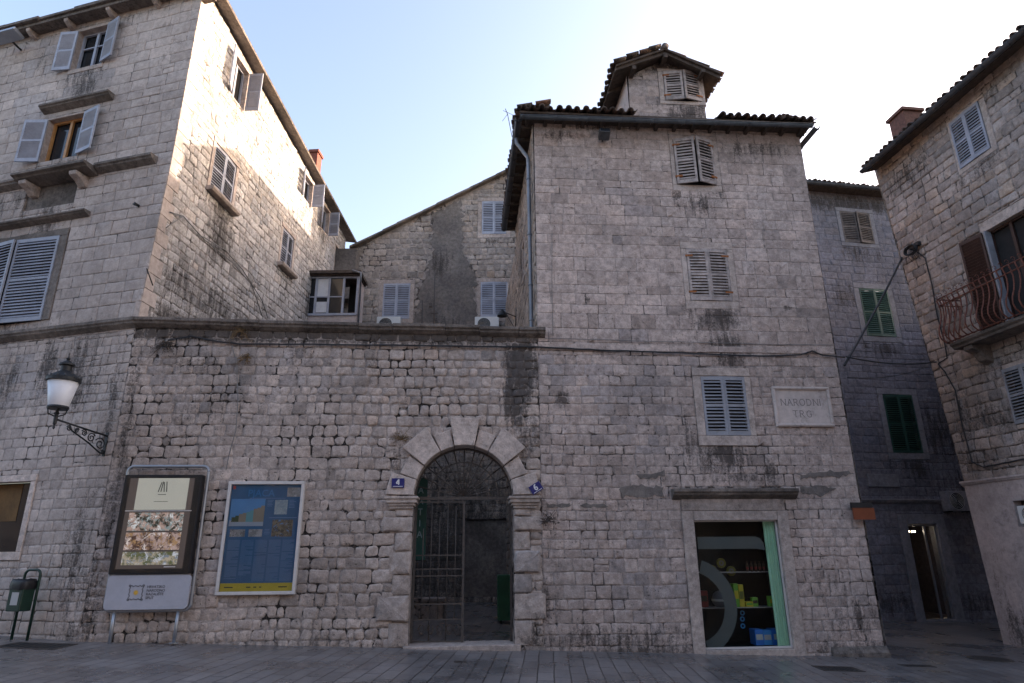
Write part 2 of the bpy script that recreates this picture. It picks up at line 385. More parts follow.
def masonry(mb, pl, outer, holes, style, stains_shade=(), circ=(), skip=None, vmin=None, vmax=None, seed=1, quoins=()):
    """lay stones in courses; holes = rects; circ = circular keep-outs"""
    global rng
    keep = rng; rng = random.Random(seed)
    mb.M = pl.M; mb.slot = 1; mb.smooth = True
    S = STY[style]; lo = min(p[1] for p in outer) if vmin is None else vmin; hi = max(p[1] for p in outer) if vmax is None else vmax
    wamp = S['j']*2.6; sd = seed*3.7
    wob = lambda u, v: wamp*(smooth1(u*.9+v*.3, sd)+.6*smooth1(u*2.3, sd+5+math.floor(v*2)))
    v = lo; ci = 0
    while v < hi-.05:
        h = rng.uniform(*S['h'])
        if hi-(v+h) < .08: h = hi-v
        vm = v+h*.35
        for a, b in hspan(outer, vm):
            cuts = sorted({a, b, *[x for r in holes if r[3] > v+.02 and r[2] < v+h-.02 for x in r[:2] if a < x < b]})
            for s0, s1 in zip(cuts, cuts[1:]):
                m = (s0+s1)/2; cov = [r for r in holes if r[0] < m < r[1] and r[3] > v+.02 and r[2] < v+h-.02]
                segs = [(v, v+h)]
                for r in cov:
                    ns = []
                    for x, y in segs:
                        if r[2]-x > .05: ns.append((x, min(y, r[2])))
                        if y-r[3] > .05: ns.append((max(x, r[3]), y))
                    segs = ns
                for x, y in segs:
                    u = s0; first = True
                    while u < s1-.01:
                        w = rng.uniform(*S['w'])*(1 if h > .18 else .85)
                        if first and ci % 2: w *= .6
                        if s1-(u+w) < S['w'][0]*.75: w = s1-u
                        if w > S['w'][1]*1.35: w /= 2
                        first = False; e = u+w; y1 = y; y0 = x
                        ta = vspan(outer, u+.01); tb = vspan(outer, e-.01)
                        y1 = min(y1, min(ta[1], tb[1])-.005)
                        ok = y1-y0 > .05
                        for cu, cv, r in circ:
                            if ok and math.hypot((u+e)/2-cu, (y0+y1)/2-cv) < r: ok = False
                        if ok and skip and skip((u+e)/2, (y0+y1)/2): ok = False
                        if ok:
                            if y1-y0 > .19 and w < .30 and rng.random() < .05:
                                mm = y0+(y1-y0)*rng.uniform(.4, .6); stone(mb, u, e, y0, mm, S, stains_shade, wob); stone(mb, u, e, mm, y1, S, stains_shade, wob)
                            else: stone(mb, u, e, y0, y1, S, stains_shade, wob)
                        u = e
        v += h; ci += 1
    rng = keep
def backing(mb, pl, outer, holes, depth=.35, y=0.0, stains_shade=(), grid=.45, slot=0, reveal=True):
    """mortar sheet with openings cut out, and the reveals of the openings; holes = rects or polygons"""
    hp = [[(r[0], r[2]), (r[1], r[2]), (r[1], r[3]), (r[0], r[3])] if not isinstance(r[0], tuple) else list(r) for r in holes]
    vs = []; ed = []
    for poly in [outer]+hp:
        b = len(vs); vs += [Vector(p) for p in poly]; ed += [(b+i, b+(i+1) % len(poly)) for i in range(len(poly))]
    u0 = min(p[0] for p in outer); u1 = max(p[0] for p in outer); v0 = min(p[1] for p in outer); v1 = max(p[1] for p in outer)
    if grid:
        for i in range(1, int((u1-u0)/grid)):
            for j in range(1, int((v1-v0)/grid)):
                p = (u0+i*grid+.013, v0+j*grid+.017)
                if in_poly(p, outer): vs.append(Vector(p))
    ov, oe, of, *_ = delaunay_2d_cdt(vs, ed, [], 0, 1e-5)
    fs = []
    for f in of:
        c = sum((ov[i] for i in f), Vector((0, 0)))/len(f)
        if in_poly(c, outer) and not any(in_poly(c, h) for h in hp): fs.append(list(f))
    mb.M = pl.M; mb.slot = slot; mb.smooth = False
    # orient towards -y
    out = []
    for f in fs:
        a, b, c = ov[f[0]], ov[f[1]], ov[f[2]]
        out.append(f if (b-a).cross(c-a) > 0 else f[::-1])
    mb.add([(p.x, y, p.y) for p in ov], out, [(1, .5, stain_at(stains_shade, p.x, p.y), .5) for p in ov])
    if reveal:
        for h in hp:
            n = len(h); vv = [(p[0], y, p[1]) for p in h]+[(p[0], y+depth, p[1]) for p in h]
            mb.add(vv, [(i, (i+1) % n, n+(i+1) % n, n+i) for i in range(n)])
def drips(holes):
    out = []
    for r in holes:
        w_ = r[1]-r[0]; out += [((r[0]+r[1])/2+rng.uniform(-.15, .15)*w_, r[2]-rng.uniform(.15, .4), w_*rng.uniform(.3, .5), rng.uniform(.25, .6), rng.uniform(.6, .95)), (r[0]+.05, r[2]-.1, .12, .5, .7), (r[1]-.05, r[2]-.1, .12, .5, .6)]
    return out
def wall(house, pl, outer, holes, style, mats, name='wall', stains_shade=(), circ=(), skip=None, seed=1, polyholes=(), vmin=None, depth=.35, label=None):
    stains_shade = list(stains_shade)+drips(holes); mb = MB(); backing(mb, pl, outer, list(holes)+list(polyholes), stains_shade=stains_shade, depth=depth)
    masonry(mb, pl, outer, holes, style, stains_shade=stains_shade, circ=circ, skip=skip, seed=seed, vmin=vmin)
    return part(name, mb, mats, house, label)
def rough_box(mb, x0, x1, y0, y1, z0, z1, n=3, j=.006):
    """stone block with slightly uneven faces"""
    mb.box(x0+rng.uniform(0, j), x1-rng.uniform(0, j), y0+rng.uniform(-j, j), y1, z0+rng.uniform(0, j), z1-rng.uniform(0, j))
# ------------------------------------------------------------------ shutters, windows
def leaf(mb, Mx, w, h, nl=None, t=.035, mid=.5, flip=1):
    tl = 56 if Mx.translation.z > 5.6 else 36
    st = min(.052, w*.13); o = mb.M; mb.M = Mx
    mb.box(0, st, -t/2, t/2, 0, h); mb.box(w-st, w, -t/2, t/2, 0, h)
    rails = [(0, .09), (h-.08, h)]
    if mid: rails.append((h*mid-.028, h*mid+.028))
    for a, b in rails: mb.box(st, w-st, -t/2+.002, t/2-.002, a, b)
    bays = [(.09, h*mid-.035), (h*mid+.035, h-.08)] if mid else [(.09, h-.08)]
    for a, b in bays:
        n = max(2, int((b-a)/.068)) if nl is None else max(2, int(nl*(b-a)/h))
        for i in range(n):
            z = a+(i+.5)*(b-a)/n; tw = rng.uniform(-.06, .06)
            mb.box(st-.003, w-st+.003, -.038, .038, -.005, .005, T4((0, 0, z)) @ RX(flip*(R_(tl)+tw)))
    mb.M = o
def window(house, pl, r, sur=.14, proud=.018, smat='trim', shut='shutter_grey', mode=(4, 4), sill=0, hood=0, pane='dark', mid=.5, sash=None, inset=.03, label=None, hinges=False, slabel=None, nl=None, vis='pane', gap=0, sash_mat='shutter_grey', leaf_in=False, tone=1.0):
    """r = opening rect.  mode = opening angle of each leaf, None = no leaf.  returns hole rect"""
    u0, u1, v0, v1 = r; s = sur if isinstance(sur, tuple) else (sur, sur, sur, sur)  # l r top bottom
    mb = MB(pl.M); mb.col = (tone, .5, 0, .5); d = .20
    if s[3] and not sill: rough_box(mb, u0-s[0], u1+s[1], -proud, d, v0-s[3], v0)
    if s[2]: rough_box(mb, u0-s[0], u1+s[1], -proud-.004, d, v1, v1+s[2])
    if s[0]: rough_box(mb, u0-s[0]+.002, u0, -proud+.003, d, v0, v1)
    if s[1]: rough_box(mb, u1, u1+s[1]-.002, -proud+.003, d, v0, v1)
    if not mb.v: mb.box(u0-.01, u0+.001, .1, .2, v0, v1)
    w = part('window', mb, M[smat], house, label, bevel=.008)
    if sill:
        b = MB(pl.M); b.col = (.9, .5, .15, .5); b.sweep([(-sill, v0-.02), (-sill, v0-.07), (-sill+.04, v0-.12), (.1, v0-.12), (.1, v0)], u0-s[0]-.02, u1+s[1]+.02)
        part('sill', b, M[smat], w, bevel=.006)
    if hood:
        b = MB(pl.M); b.col = (.8, .5, .3, .5); z = v1+s[2]
        b.sweep([(-hood, z+.07), (-hood*.6, z+.02), (-.02, z), (.1, z), (.1, z+.1), (-hood, z+.1)], u0-s[0]-.08, u1+s[1]+.08); part('hood', b, M['trim_old'], w)
    b = MB(pl.M); b.box(u0, u1, .19, .2, v0, v1)
    part('pane', b, M['dark_glass' if pane == 'glass' else 'dark'], w)
    if sash:
        b = MB(pl.M); k = .05
        for x0, x1, z0, z1 in ((u0, u0+k, v0, v1), (u1-k, u1, v0, v1), (u0+k, u1-k, v0, v0+k), (u0+k, u1-k, v1-k, v1), ((u0+u1)/2-.035, (u0+u1)/2+.035, v0+k, v1-k)): b.box(x0, x1, .12, .17, z0, z1)
        if sash > 1:
            zz = v0+(v1-v0)*.62; b.box(u0+k, (u0+u1)/2-.035, .13, .16, zz-.015, zz+.015); b.box((u0+u1)/2+.035, u1-k, .13, .16, zz-.015, zz+.015)
        part('sash', b, M[sash_mat], w)
    W = (u1-u0)/2-.004; H = v1-v0-.01
    for side, a in zip((0, 1), mode):
        if a is None: continue
        b = MB(); y = inset
        if a > 60: y = -proud-.02
        if side == 0: Mx = pl.M @ T4((u0+.003, y, v0+.005)) @ RZ(-R_(a))
        else: Mx = pl.M @ T4((u1-.003, y, v0+.005)) @ RZ(math.pi+R_(a))
        b.col = (rng.uniform(.82, 1.12), rng.uniform(.4, .55), 0, .5)
        leaf(b, Mx, W, H, nl, mid=mid, flip=(-1 if 60 < a < 130 else 1) if side == 0 else -1)
        lf = part('shutter', b, M[shut], w, slabel)
        if hinges:
            for zz in (.16*H, .86*H): hb = MB(Mx); hb.box(-.03, .13, -.026, .026, zz-.02, zz+.02); part('hinge', hb, M['rust'], w)
    return (u0-s[0], u1+s[1], v0-(s[3] if not sill else .12), v1+s[2])
# ------------------------------------------------------------------ roof tiles, gutters
def tiles(mb, Mx, L, S, pitch=.19, row=.36, r=.072, skip=None):
    o = mb.M; mb.M = Mx; n = int(L/pitch); pitch = L/n; mb.smooth = True
    def arc(xc, y0, y1, z0, z1, up):
        vs = []; fs = []; seg = 6
        for y, z in ((y0, z0), (y1, z1)):
            rr = r*(1.0 if y == y0 else .86)
            for q in (rr, rr-.016):
                for i in range(seg+1):
                    a = math.pi*i/seg; vs.append((xc+q*math.cos(a), y, z+(q*math.sin(a) if up else -q*math.sin(a)*.8+.02)))
        m = seg+1
        for i in range(seg): fs += [(i, i+1, 2*m+i+1, 2*m+i), (m+i, 3*m+i, 3*m+i+1, m+i+1), (i, m+i, m+i+1, i+1), (2*m+i, 2*m+i+1, 3*m+i+1, 3*m+i)]
        fs += [(0, 2*m, 3*m, m), (seg, m+seg, 3*m+seg, 2*m+seg)]
        mb.col = (rng.uniform(.5, 1.4), .5 if rng.random() < .85 else rng.uniform(.7, 1), 0, rng.random())
        mb.add(vs, fs)
    rows = max(1, int(S/row))
    for i in range(n):
        if skip and skip[0] < (i+.5)*pitch < skip[1]: continue
        for k in range(rows):
            x = (i+.5)*pitch+rng.uniform(-.01, .01); j = rng.gauss(0, .022); zj = rng.gauss(0, .009)
            arc(x, k*row+j-(.04 if k == 0 else .05), (k+1)*row+j, .055+zj, .035+zj, True)
            if i < n-1 or True: arc(x+pitch/2, k*row+j, (k+1)*row+j, .085+zj, .07+zj, False)
    mb.M = o; mb.smooth = False
def gutter_mesh(mb, Mx, L, r=.075, brackets=True):
    o = mb.M; mb.M = Mx; vs = []; fs = []; seg = 8
    for x in (0, L):
        for q in (r, r-.006):
            for i in range(seg+1):
                a = math.pi+math.pi*i/seg; vs.append((x, q*math.cos(a), q*math.sin(a)))
    m = seg+1
    for i in range(seg): fs += [(i, 2*m+i, 2*m+i+1, i+1), (m+i, m+i+1, 3*m+i+1, 3*m+i)]
    fs += [(0, m, 3*m, 2*m), (seg, 2*m+seg, 3*m+seg, m+seg), list(range(m))+list(range(2*m-1, m-1, -1)), list(range(2*m, 3*m))+list(range(4*m-1, 3*m-1, -1))]
    mb.smooth = True; mb.add(vs, fs); mb.smooth = False
    mb.tube([(0, -r, 0), (L, -r, 0)], .011, 6)
    if brackets:
        k = int(L/.7)
        for i in range(k+1):
            x = .06+(L-.12)*i/max(1, k); mb.ring(0, 0, r, r+.006, -.012, .012, 180, 360, 8) if False else None
            pts = [(x, (r+.005)*math.cos(a), (r+.005)*math.sin(a)) for a in [math.pi+math.pi*t/8 for t in range(9)]]
            mb.tube(pts+[(x, r+.12, .03)], .008, 5)
    mb.M = o
def catenary(a, b, sag, n=14, wob=0):
    a = Vector(a); b = Vector(b); out = []
    for i in range(n+1):
        t = i/n; p = a.lerp(b, t); p.z -= sag*4*t*(1-t); 
        if wob: p += Vector((0, 0, smooth1(t*9, 3)*wob))
        out.append(p)
    return out
STROKES = {  # letters on a 0..1 x 0..1 cell as polylines
 'N': (.85, [[(0, 0), (0, 1)], [(0, 1), (.8, 0)], [(.8, 0), (.8, 1)]]), 'A': (.9, [[(0, 0), (.42, 1)], [(.42, 1), (.84, 0)], [(.16, .38), (.68, .38)]]),
 'R': (.75, [[(0, 0), (0, 1)], [(0, 1), (.35, 1), (.55, .9), (.6, .76), (.55, .6), (.35, .5), (0, .5)], [(.3, .5), (.7, 0)]]),
 'O': (1., [[(.45+.45*math.cos(t*math.pi/8), .5+.5*math.sin(t*math.pi/8)) for t in range(17)]]),
 'D': (.9, [[(0, 0), (0, 1)], [(0, 1), (.35, 1), (.65, .85), (.78, .5), (.65, .15), (.35, 0), (0, 0)]]),
 'I': (.2, [[(.05, 0), (.05, 1)]]), 'T': (.8, [[(.38, 0), (.38, 1)], [(0, 1), (.76, 1)]]),
 'G': (.9, [[(.8, .85), (.6, .98), (.4, 1), (.15, .85), (.02, .5), (.15, .15), (.4, 0), (.65, .03), (.8, .15), (.8, .42)], [(.62, .42), (.9, .42)]]),
 'C': (.8, [[(.75, .85), (.55, .98), (.4, 1), (.15, .85), (.02, .5), (.15, .15), (.4, 0), (.6, .03), (.76, .15)]]),
 '4': (.7, [[(.5, 0), (.5, 1), (0, .3), (.68, .3)]]), '6': (.65, [[(.55, .95), (.3, .98), (.1, .7), (.02, .35), (.12, .08), (.32, 0), (.52, .08), (.58, .3), (.5, .5), (.3, .58), (.08, .42)]]),
}
def letters(mb, text, x, z, h, wd, y0, y1, gap=.28, serif=True, cx=None):
    tot = sum((STROKES[c][0] if c in STROKES else .5)+gap for c in text)*h*.9-gap*h*.9
    if cx is not None: x = cx-tot/2
    for ch in text:
        if ch == ' ': x += .5*h*.9; continue
        W_, ls = STROKES[ch]
        for l in ls:
            for p, q in zip(l, l[1:]):
                ax, az, bx, bz = x+p[0]*h*.9, z+p[1]*h, x+q[0]*h*.9, z+q[1]*h
                dx, dz = bx-ax, bz-az; n = math.hypot(dx, dz) or 1; px, pz = -dz/n*wd/2, dx/n*wd/2
                mb.prism([(ax+px, az+pz), (ax-px, az-pz), (bx-px, bz-pz), (bx+px, bz+pz)], y0, y1)
            if serif and len(l) == 2:
                for p in l:
                    if p[1] in (0, 1): mb.box(x+p[0]*h*.9-wd*1.3, x+p[0]*h*.9+wd*1.3, y0-.0004, y1, z+p[1]*h-wd*.25, z+p[1]*h+wd*.25)
        x += (W_+gap)*h*.9
def text_part(name, body, M4, size, mat, parent, extr=.001, align='CENTER', bold=0):
    cu = bpy.data.curves.new(name, 'FONT'); cu.body = body; cu.size = size; cu.extrude = extr; cu.offset = bold; cu.align_x = align; cu.resolution_u = 3; cu.space_line = 1.0
    o = bpy.data.objects.new(name, cu); me = bpy.data.meshes.new_from_object(o)
    bpy.data.objects.remove(o); bpy.data.curves.remove(cu)
    mb = MB(M4 @ RX(math.pi/2)); mb.add([v.co[:] for v in me.vertices], [list(p.vertices) for p in me.polygons]); bpy.data.meshes.remove(me)
    return part(name, mb, mat, parent)
# ------------------------------------------------------------------ planes of the place
PD = Plane((-1.8, 12.198), 4.4)                 # courtyard wall and tower front
CORN = PD.W(-5.56, 0)
PA = Plane(CORN, 165.2-180)                     # front of the left house (u runs negative to the left)
PB = Plane(CORN, 85.9)                          # its side
TC = PD.W(2.33, 0); PT = Plane(TC, 94.4-180)    # left side of the tower (u negative to the back)
g_ = gnd(1005, 644); PG = Plane(g_, 97.3-180)   # right house, u positive towards the camera
PF = Plane((12.48, 20.44), 10)                  # alley house
PC = Plane((0, 22.6), 0)                        # back house
# ------------------------------------------------------------------ ground
def paving():
    k = N('paving'); co = k.n('ShaderNodeNewGeometry').outputs['Position']
    mp = k.n('ShaderNodeMapping'); mp.inputs['Rotation'].default_value = (0, 0, R_(-90+3)); k.l(co, mp.inputs[0])
    wv = k.n('ShaderNodeVectorMath', operation='ADD'); nz = k.n('ShaderNodeTexNoise'); k.l(mp.outputs[0], nz.inputs['Vector']); nz.inputs['Scale'].default_value = 1.1
    sc_ = k.n('ShaderNodeVectorMath', operation='SCALE'); k.l(nz.outputs['Color'], sc_.inputs[0]); sc_.inputs['Scale'].default_value = .05
    k.l(mp.outputs[0], wv.inputs[0]); k.l(sc_.outputs[0], wv.inputs[1])
    br = k.n('ShaderNodeTexBrick'); k.l(wv.outputs[0], br.inputs['Vector']); br.inputs['Scale'].default_value = 1; br.inputs['Brick Width'].default_value = .62; br.inputs['Row Height'].default_value = .235
    br.inputs['Mortar Size'].default_value = .010; br.inputs['Mortar Smooth'].default_value = .3; br.inputs['Bias'].default_value = 0; br.offset_frequency = 2; br.offset = .42
    br.inputs['Color1'].default_value = (.135, .122, .12, 1); br.inputs['Color2'].default_value = (.185, .168, .164, 1); br.inputs['Mortar'].default_value = (.035, .032, .032, 1)
    n1 = k.noise(co, .8, 5, .6); n2 = k.noise(co, 14, 5, .7)
    v = k.math('MULTIPLY', k.ramp(n1, .3, .7, .72, 1.2), k.ramp(n2, .25, .75, .85, 1.15)); cc = k.n('ShaderNodeCombineColor'); [k.l(v, cc.inputs[i]) for i in range(3)]
    k.l(k.mix(1, br.outputs['Color'], cc.outputs[0], 'MULTIPLY'), k.b.inputs['Base Color'])
    k.l(k.ramp(n1, .3, .7, .22, .42), k.b.inputs['Roughness']); k.b.inputs['Specular IOR Level'].default_value = .4
    h = k.math('SUBTRACT', k.math('MULTIPLY', n2, .35), k.math('MULTIPLY', br.outputs['Fac'], 1.2)); k.bump(h, .6, .012); return k.m
M['paving'] = paving()
gm = MB()
xs = [-300, -40, -14]+[-14+i for i in range(1, 31)]+[60, 300]; ys = [-300, -30]+list(range(-10, 40, 2))+[80, 300]
for x in xs:
    for y in ys: gm.v.append(Vector((x, y, ground_z(x)))); gm.c.append((1, .5, 0, .5))
for i in range(len(xs)-1):
    for j in range(len(ys)-1):
        a = i*len(ys)+j; gm.f.append([a, a+len(ys), a+len(ys)+1, a+1]); gm.mi.append(0); gm.sm.append(True)
gr = link_mesh('ground', gm, M['paving'], None, Vector((0, 0, 0))); gr['kind'] = 'structure'
# ------------------------------------------------------------------ LEFT HOUSE
LH = thing('stone_house', 'tall pale ashlar corner house at the left with corbelled roof edge and sunlit side wall', 'house', CORN)
ra = PA.rect((79.7, 30.6), (109.5, 26.6), (101.5, 64.4), (71.7, 69.3))
rb = PA.rect((48.8, 119.5), (88, 113.8), (75, 157), (41, 161))
rc = PA.rect((-12, 246), (62, 238), (41, 322), (-40, 329))
rd0 = PA.uv(30.7, 481.4); rd1 = PA.uv(15.4, 551.7); rd = (rd0[0]-1.25, (rd0[0]+rd1[0])/2+.03, rd1[1], rd0[1])
holesA = []
holesA.append(window(LH, PA, ra, sur=(.06, .06, .09, .12), mode=(170, 165), sash=2, pane='glass', sash_mat='shutter_grey'))
holesA.append(window(LH, PA, rb, sur=(.05, .05, .05, .0), mode=(165, 168), sash=1, pane='glass', sash_mat='wood_orange'))
holesA.append(window(LH, PA, rc, sur=(.16, .20, .16, .0), mode=(7, 4), smat='trim_old', proud=.03, inset=-.03))
holesA.append(window(LH, PA, rd, sur=(.13, .13, .13, .15), mode=(None, None), pane='glass', proud=.035, tone=1.45))
mb = MB(PA.M); mb.box(rd[0]+.1, rd[1]-.42, .182, .188, rd[2]+.55, rd[3]-.02); part('blind_or_reflection', mb, M['ochre_reflection'], LH, 'painted ochre reflection in the ground floor window')  # window reflection put in as a flat ochre sheet
TOPA = 14.15; AP = PA.rect((29, 182), (80, 172), (74, 204), (24, 210))
stA = [(-1.2, 5.0, .5, .9, .9), (-2.0, 5.1, .35, .8, .8), (-3.0, 5.0, .5, .7, .7), (-.25, 4.4, .25, 1.4, .75), (-.35, 1.5, .45, 1.3, .75), (-.1, .3, .7, .5, .7), (-4.3, 13.3, .25, .7, .55), (-2.9, 13.9, 2.5, .15, .6), (-3.3, 9.25, .9, .3, .9), (-4.4, 9.2, .9, .4, .8)]
wall(LH, PA, [(-8, -.3), (0, -.3), (0, 5.75), (-8, 5.75)], [h for h in holesA if h[3] < 5.8], 'towerlow', [M['mortar_mid'], M['stone_fine']], stains_shade=stA, seed=11, vmin=-.1)
wall(LH, PA, [(-8, 5.75), (0.0, 5.75), (.14, 9.5), (.17, TOPA), (-8, TOPA)], [h for h in holesA if h[3] > 5.8]+[AP], 'fine', [M['mortar_mid'], M['stone_fine']], stains_shade=stA, seed=12)
mb = MB(PA.M); mb.col = (.8, .5, .35, .5)          # dark recessed apron between the two stacked windows
mb.box(AP[0], AP[1], .04, .2, AP[2], AP[3]); part('apron', mb, M['trim_old'], LH, 'dark apron under the projecting window ledge')
# ledges and cornices on the front
def cornice(house, pl, a, b, z, out, name='cornice', mat='trim_old', seg=.9, th=.2, deep=.1, bv=.006):
    mb = MB(pl.M); u = a
    while u < b-.01:
        e = min(b, u+seg*rng.uniform(.7, 1.3)); e = b if b-e < .25 else e; j = rng.uniform(-.012, .012); q = rng.uniform(.75, 1.25)
        mb.col = (q, .5, rng.uniform(0, .35), .5); o = out+j; t = th
        mb.sweep([(-o, z+j*.5), (-o, z-t*.32), (-o*.82, z-t*.45), (-o*.75, z-t*.6), (-o*.35, z-t*.85), (-.02, z-t), (deep, z-t), (deep, z+j*.5)], u+.003, e-.003); u = e
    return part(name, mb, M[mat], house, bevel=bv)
lz = PA.off(.4).uv(50, 167)[1]+.03; ub0, ub1 = PA.off(.4).uv(12, 168)[0], PA.off(.4).uv(84, 160)[0]
cornice(LH, PA, ub0, ub1, lz, .40, 'ledge', th=.17, seg=3)
lz2 = PA.off(.2).uv(130, 157)[1]+.04
cornice(LH, PA, ub1+.02, PA.off(.2).uv(150, 156)[0], lz2, .2, 'ledge', th=.18, seg=2)
cornice(LH, PA, -8, ub0-.02, lz2, .2, 'ledge', th=.18, seg=2)
for px in (28, 76):
    uu = PA.off(.25).uv(px, 172)[0]; mb = MB(PA.M); mb.col = (1, .5, .2, .5)
    mb.sweep([(-.34, lz-.17), (-.32, lz-.25), (-.16, lz-.32), (-.05, lz-.42), (.05, lz-.42), (.05, lz-.17)], uu-.1, uu+.1); part('corbel', mb, M['trim'], LH, bevel=.012)
l2 = PA.off(.15).uv(85, 209); cornice(LH, PA, -6, l2[0], l2[1]+.02, .18, 'ledge', th=.12)
l3 = PA.off(.14).uv(108.8, 96); l4 = PA.off(.14).uv(40.5, 106); cornice(LH, PA, l4[0], l3[0], (l3[1]+l4[1])/2+.08, .2, 'hood', th=.16)
cornice(LH, PA, -8, .05, 5.97, .15, 'string_course', th=.19)
# side wall
q = [PB.uv(*p) for p in ((210, 0), (256, 77), (300, 159), (344, 238))]
eaveB = lambda u: 14.62-.112*u
def rB(*a): return PB.rect(*a)
wB = [rB((236, 56), (250, 75), (242, 111), (229, 89)), rB((215.3, 143.4), (237, 164.4), (231, 208.7), (210, 190)), rB((283.4, 225), (294.3, 241), (289.8, 274.3), (280, 262.8)),
      rB((304, 173), (313, 184), (311, 206), (302, 197)), rB((322.5, 203.5), (329.5, 212), (327.5, 236), (320.5, 227))]
hb = []
hb.append(window(LH, PB, wB[0], sur=.05, mode=(158, 92), sash=1, pane='dark', tone=1.1))
hb.append(window(LH, PB, wB[1], sur=.13, mode=(3, 3), sill=.2, tone=1.0))
hb.append(window(LH, PB, wB[2], sur=.13, mode=(3, 3), sill=.2))
hb.append(window(LH, PB, wB[3], sur=.05, mode=(158, 92), sash=1, pane='dark', tone=1.1))
hb.append(window(LH, PB, wB[4], sur=.05, mode=(158, 92), sash=1, pane='dark', tone=1.1))
u6 = 10.6; hb.append(window(LH, PB, (10.1, 10.9, 11.3, 12.6), sur=.05, mode=(None, 92), sash=1))
stB = [(2.4, 8.9, .7, .8, 1.0), (8.2, 9.4, .5, .9, .9), (1.2, 7.2, 1.3, .6, .75), (2.6, 7.2, 2.2, .8, .7), (4, 6.6, 2, .5, .7), (6.2, 6.9, 1.6, .7, .7), (1.0, 6.3, 1, .4, .9), (9.5, 8, .4, 2, .7)]
wall(LH, PB, [(-.02, 5.4), (11.1, 5.4), (11.1, eaveB(11.1)), (.15, eaveB(.15)), (.13, 9.5)], hb, 'rubble', [M['mortar_mid'], M['stone_rubble']], stains_shade=stB, seed=13)
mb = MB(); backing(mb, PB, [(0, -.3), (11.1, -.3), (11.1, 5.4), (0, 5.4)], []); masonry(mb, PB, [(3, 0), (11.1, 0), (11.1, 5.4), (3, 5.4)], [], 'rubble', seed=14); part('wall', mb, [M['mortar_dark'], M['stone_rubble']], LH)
mb = MB(PB.M)   # quoins of the corner, facing the court
z = 5.98; i = 0; mb.col = (1.0, .5, 0, .5)
while z < 14.2:
    h = rng.uniform(.3, .42); mb.col = (rng.uniform(.85, 1.15), .5, 0, .5); off = min(.15, max(0, (z-5.9)*.036)); mb.box(off-.012, off+(.42 if i % 2 else .26), -.026, .1, z+.004, z+h-.004); z += h; i += 1
part('quoin', mb, M['stone_fine'], LH, bevel=.01)
# roof: overhanging slab edge, corbels, gutterless boards
mb = MB(PA.M); mb.col = (.8, .5, .4, .5); u = -8
while u < .5:
    e = u+rng.uniform(.7, 1.1); mb.col = (rng.uniform(.7, 1.1), .5, rng.uniform(.2, .5), .5); mb.box(u+.004, min(e, .35), -.36+rng.uniform(-.02, .02), .3, TOPA+.04, TOPA+.12+rng.uniform(-.015, .015)); mb.box(u+.004, min(e, .3), -.29, .3, TOPA-.05, TOPA+.04); u = e
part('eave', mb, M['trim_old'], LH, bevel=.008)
for px in (27, 65, 107, 152, 180):
    uu = PA.off(.25).uv(px, 33-(px-27)*.27)[0]; mb = MB(PA.M); mb.col = (1, .5, .1, .5)
    mb.sweep([(-.27, TOPA-.05), (-.25, TOPA-.12), (-.14, TOPA-.19), (.05, TOPA-.22), (.05, TOPA-.05)], uu-.06, uu+.06); part('corbel', mb, M['trim'], LH, bevel=.01)
mb = MB(); n = 24        # side eave: boards with dark soffit, thin slab edge
mb.M = PB.M
for i in range(n):
    a = .0+11.5*i/n; b = 11.5*(i+1)/n; za, zb = eaveB(a), eaveB(b); mb.col = (rng.uniform(.8, 1.1), .5, .2, .5)
    vs = [(a+.004, -.30, za+.06), (b, -.30, zb+.06), (b, .3, zb+.16), (a+.004, .3, za+.16), (a+.004, -.32, za+.11), (b, -.32, zb+.11), (b, .3, zb+.26), (a+.004, .3, za+.26)]
    mb.add(vs, [(0, 3, 2, 1), (4, 5, 6, 7), (0, 1, 5, 4), (1, 2, 6, 5), (2, 3, 7, 6), (3, 0, 4, 7)])
part('eave', mb, M['trim_old'], LH)
mb = MB(PB.M); mb.col = (1, .5, 0, .5)
rot = math.atan(-.112)
Mx = PB.M @ T4((0, -.47, eaveB(0)+.12)) @ RY(-rot) 
mb.box(0, 11.4, -.27, -.02, -.0, .0) if False else None
mb = MB(PB.M); mb.add([(0, -.29, eaveB(0)+.115), (11.5, -.29, eaveB(11.5)+.115), (11.5, 4, eaveB(11.5)+1.2), (1.6, 4, eaveB(0)+1.0), (-.2, 4, TOPA), (-.2, 0, TOPA)], [(0, 1, 2, 3)]); 
mb.M = PA.M; mb.add([(-8, -.3, TOPA+.1), (.3, -.3, TOPA+.1), (-1.6, 4, TOPA+1.3), (-8, 4, TOPA+1.3)], [(0, 1, 2, 3)]); part('roof_deck', mb, M['wood_dark'], LH)
pc = PB.off(-.9); c0 = pc.uv(309, 165); c1 = pc.uv(321, 165); ct = pc.uv(313, 143)
mb = MB(pc.M); cm = (c0[0]+c1[0])/2; mb.box(cm-.22, cm+.22, -.15, .15, ct[1]-1.7, ct[1]-.3); mb.box(cm-.27, cm+.27, -.2, .2, ct[1]-.3, ct[1]-.18); part('chimney', mb, M['brick_red'], LH, 'red brick chimney on the left house roof', bevel=.01)
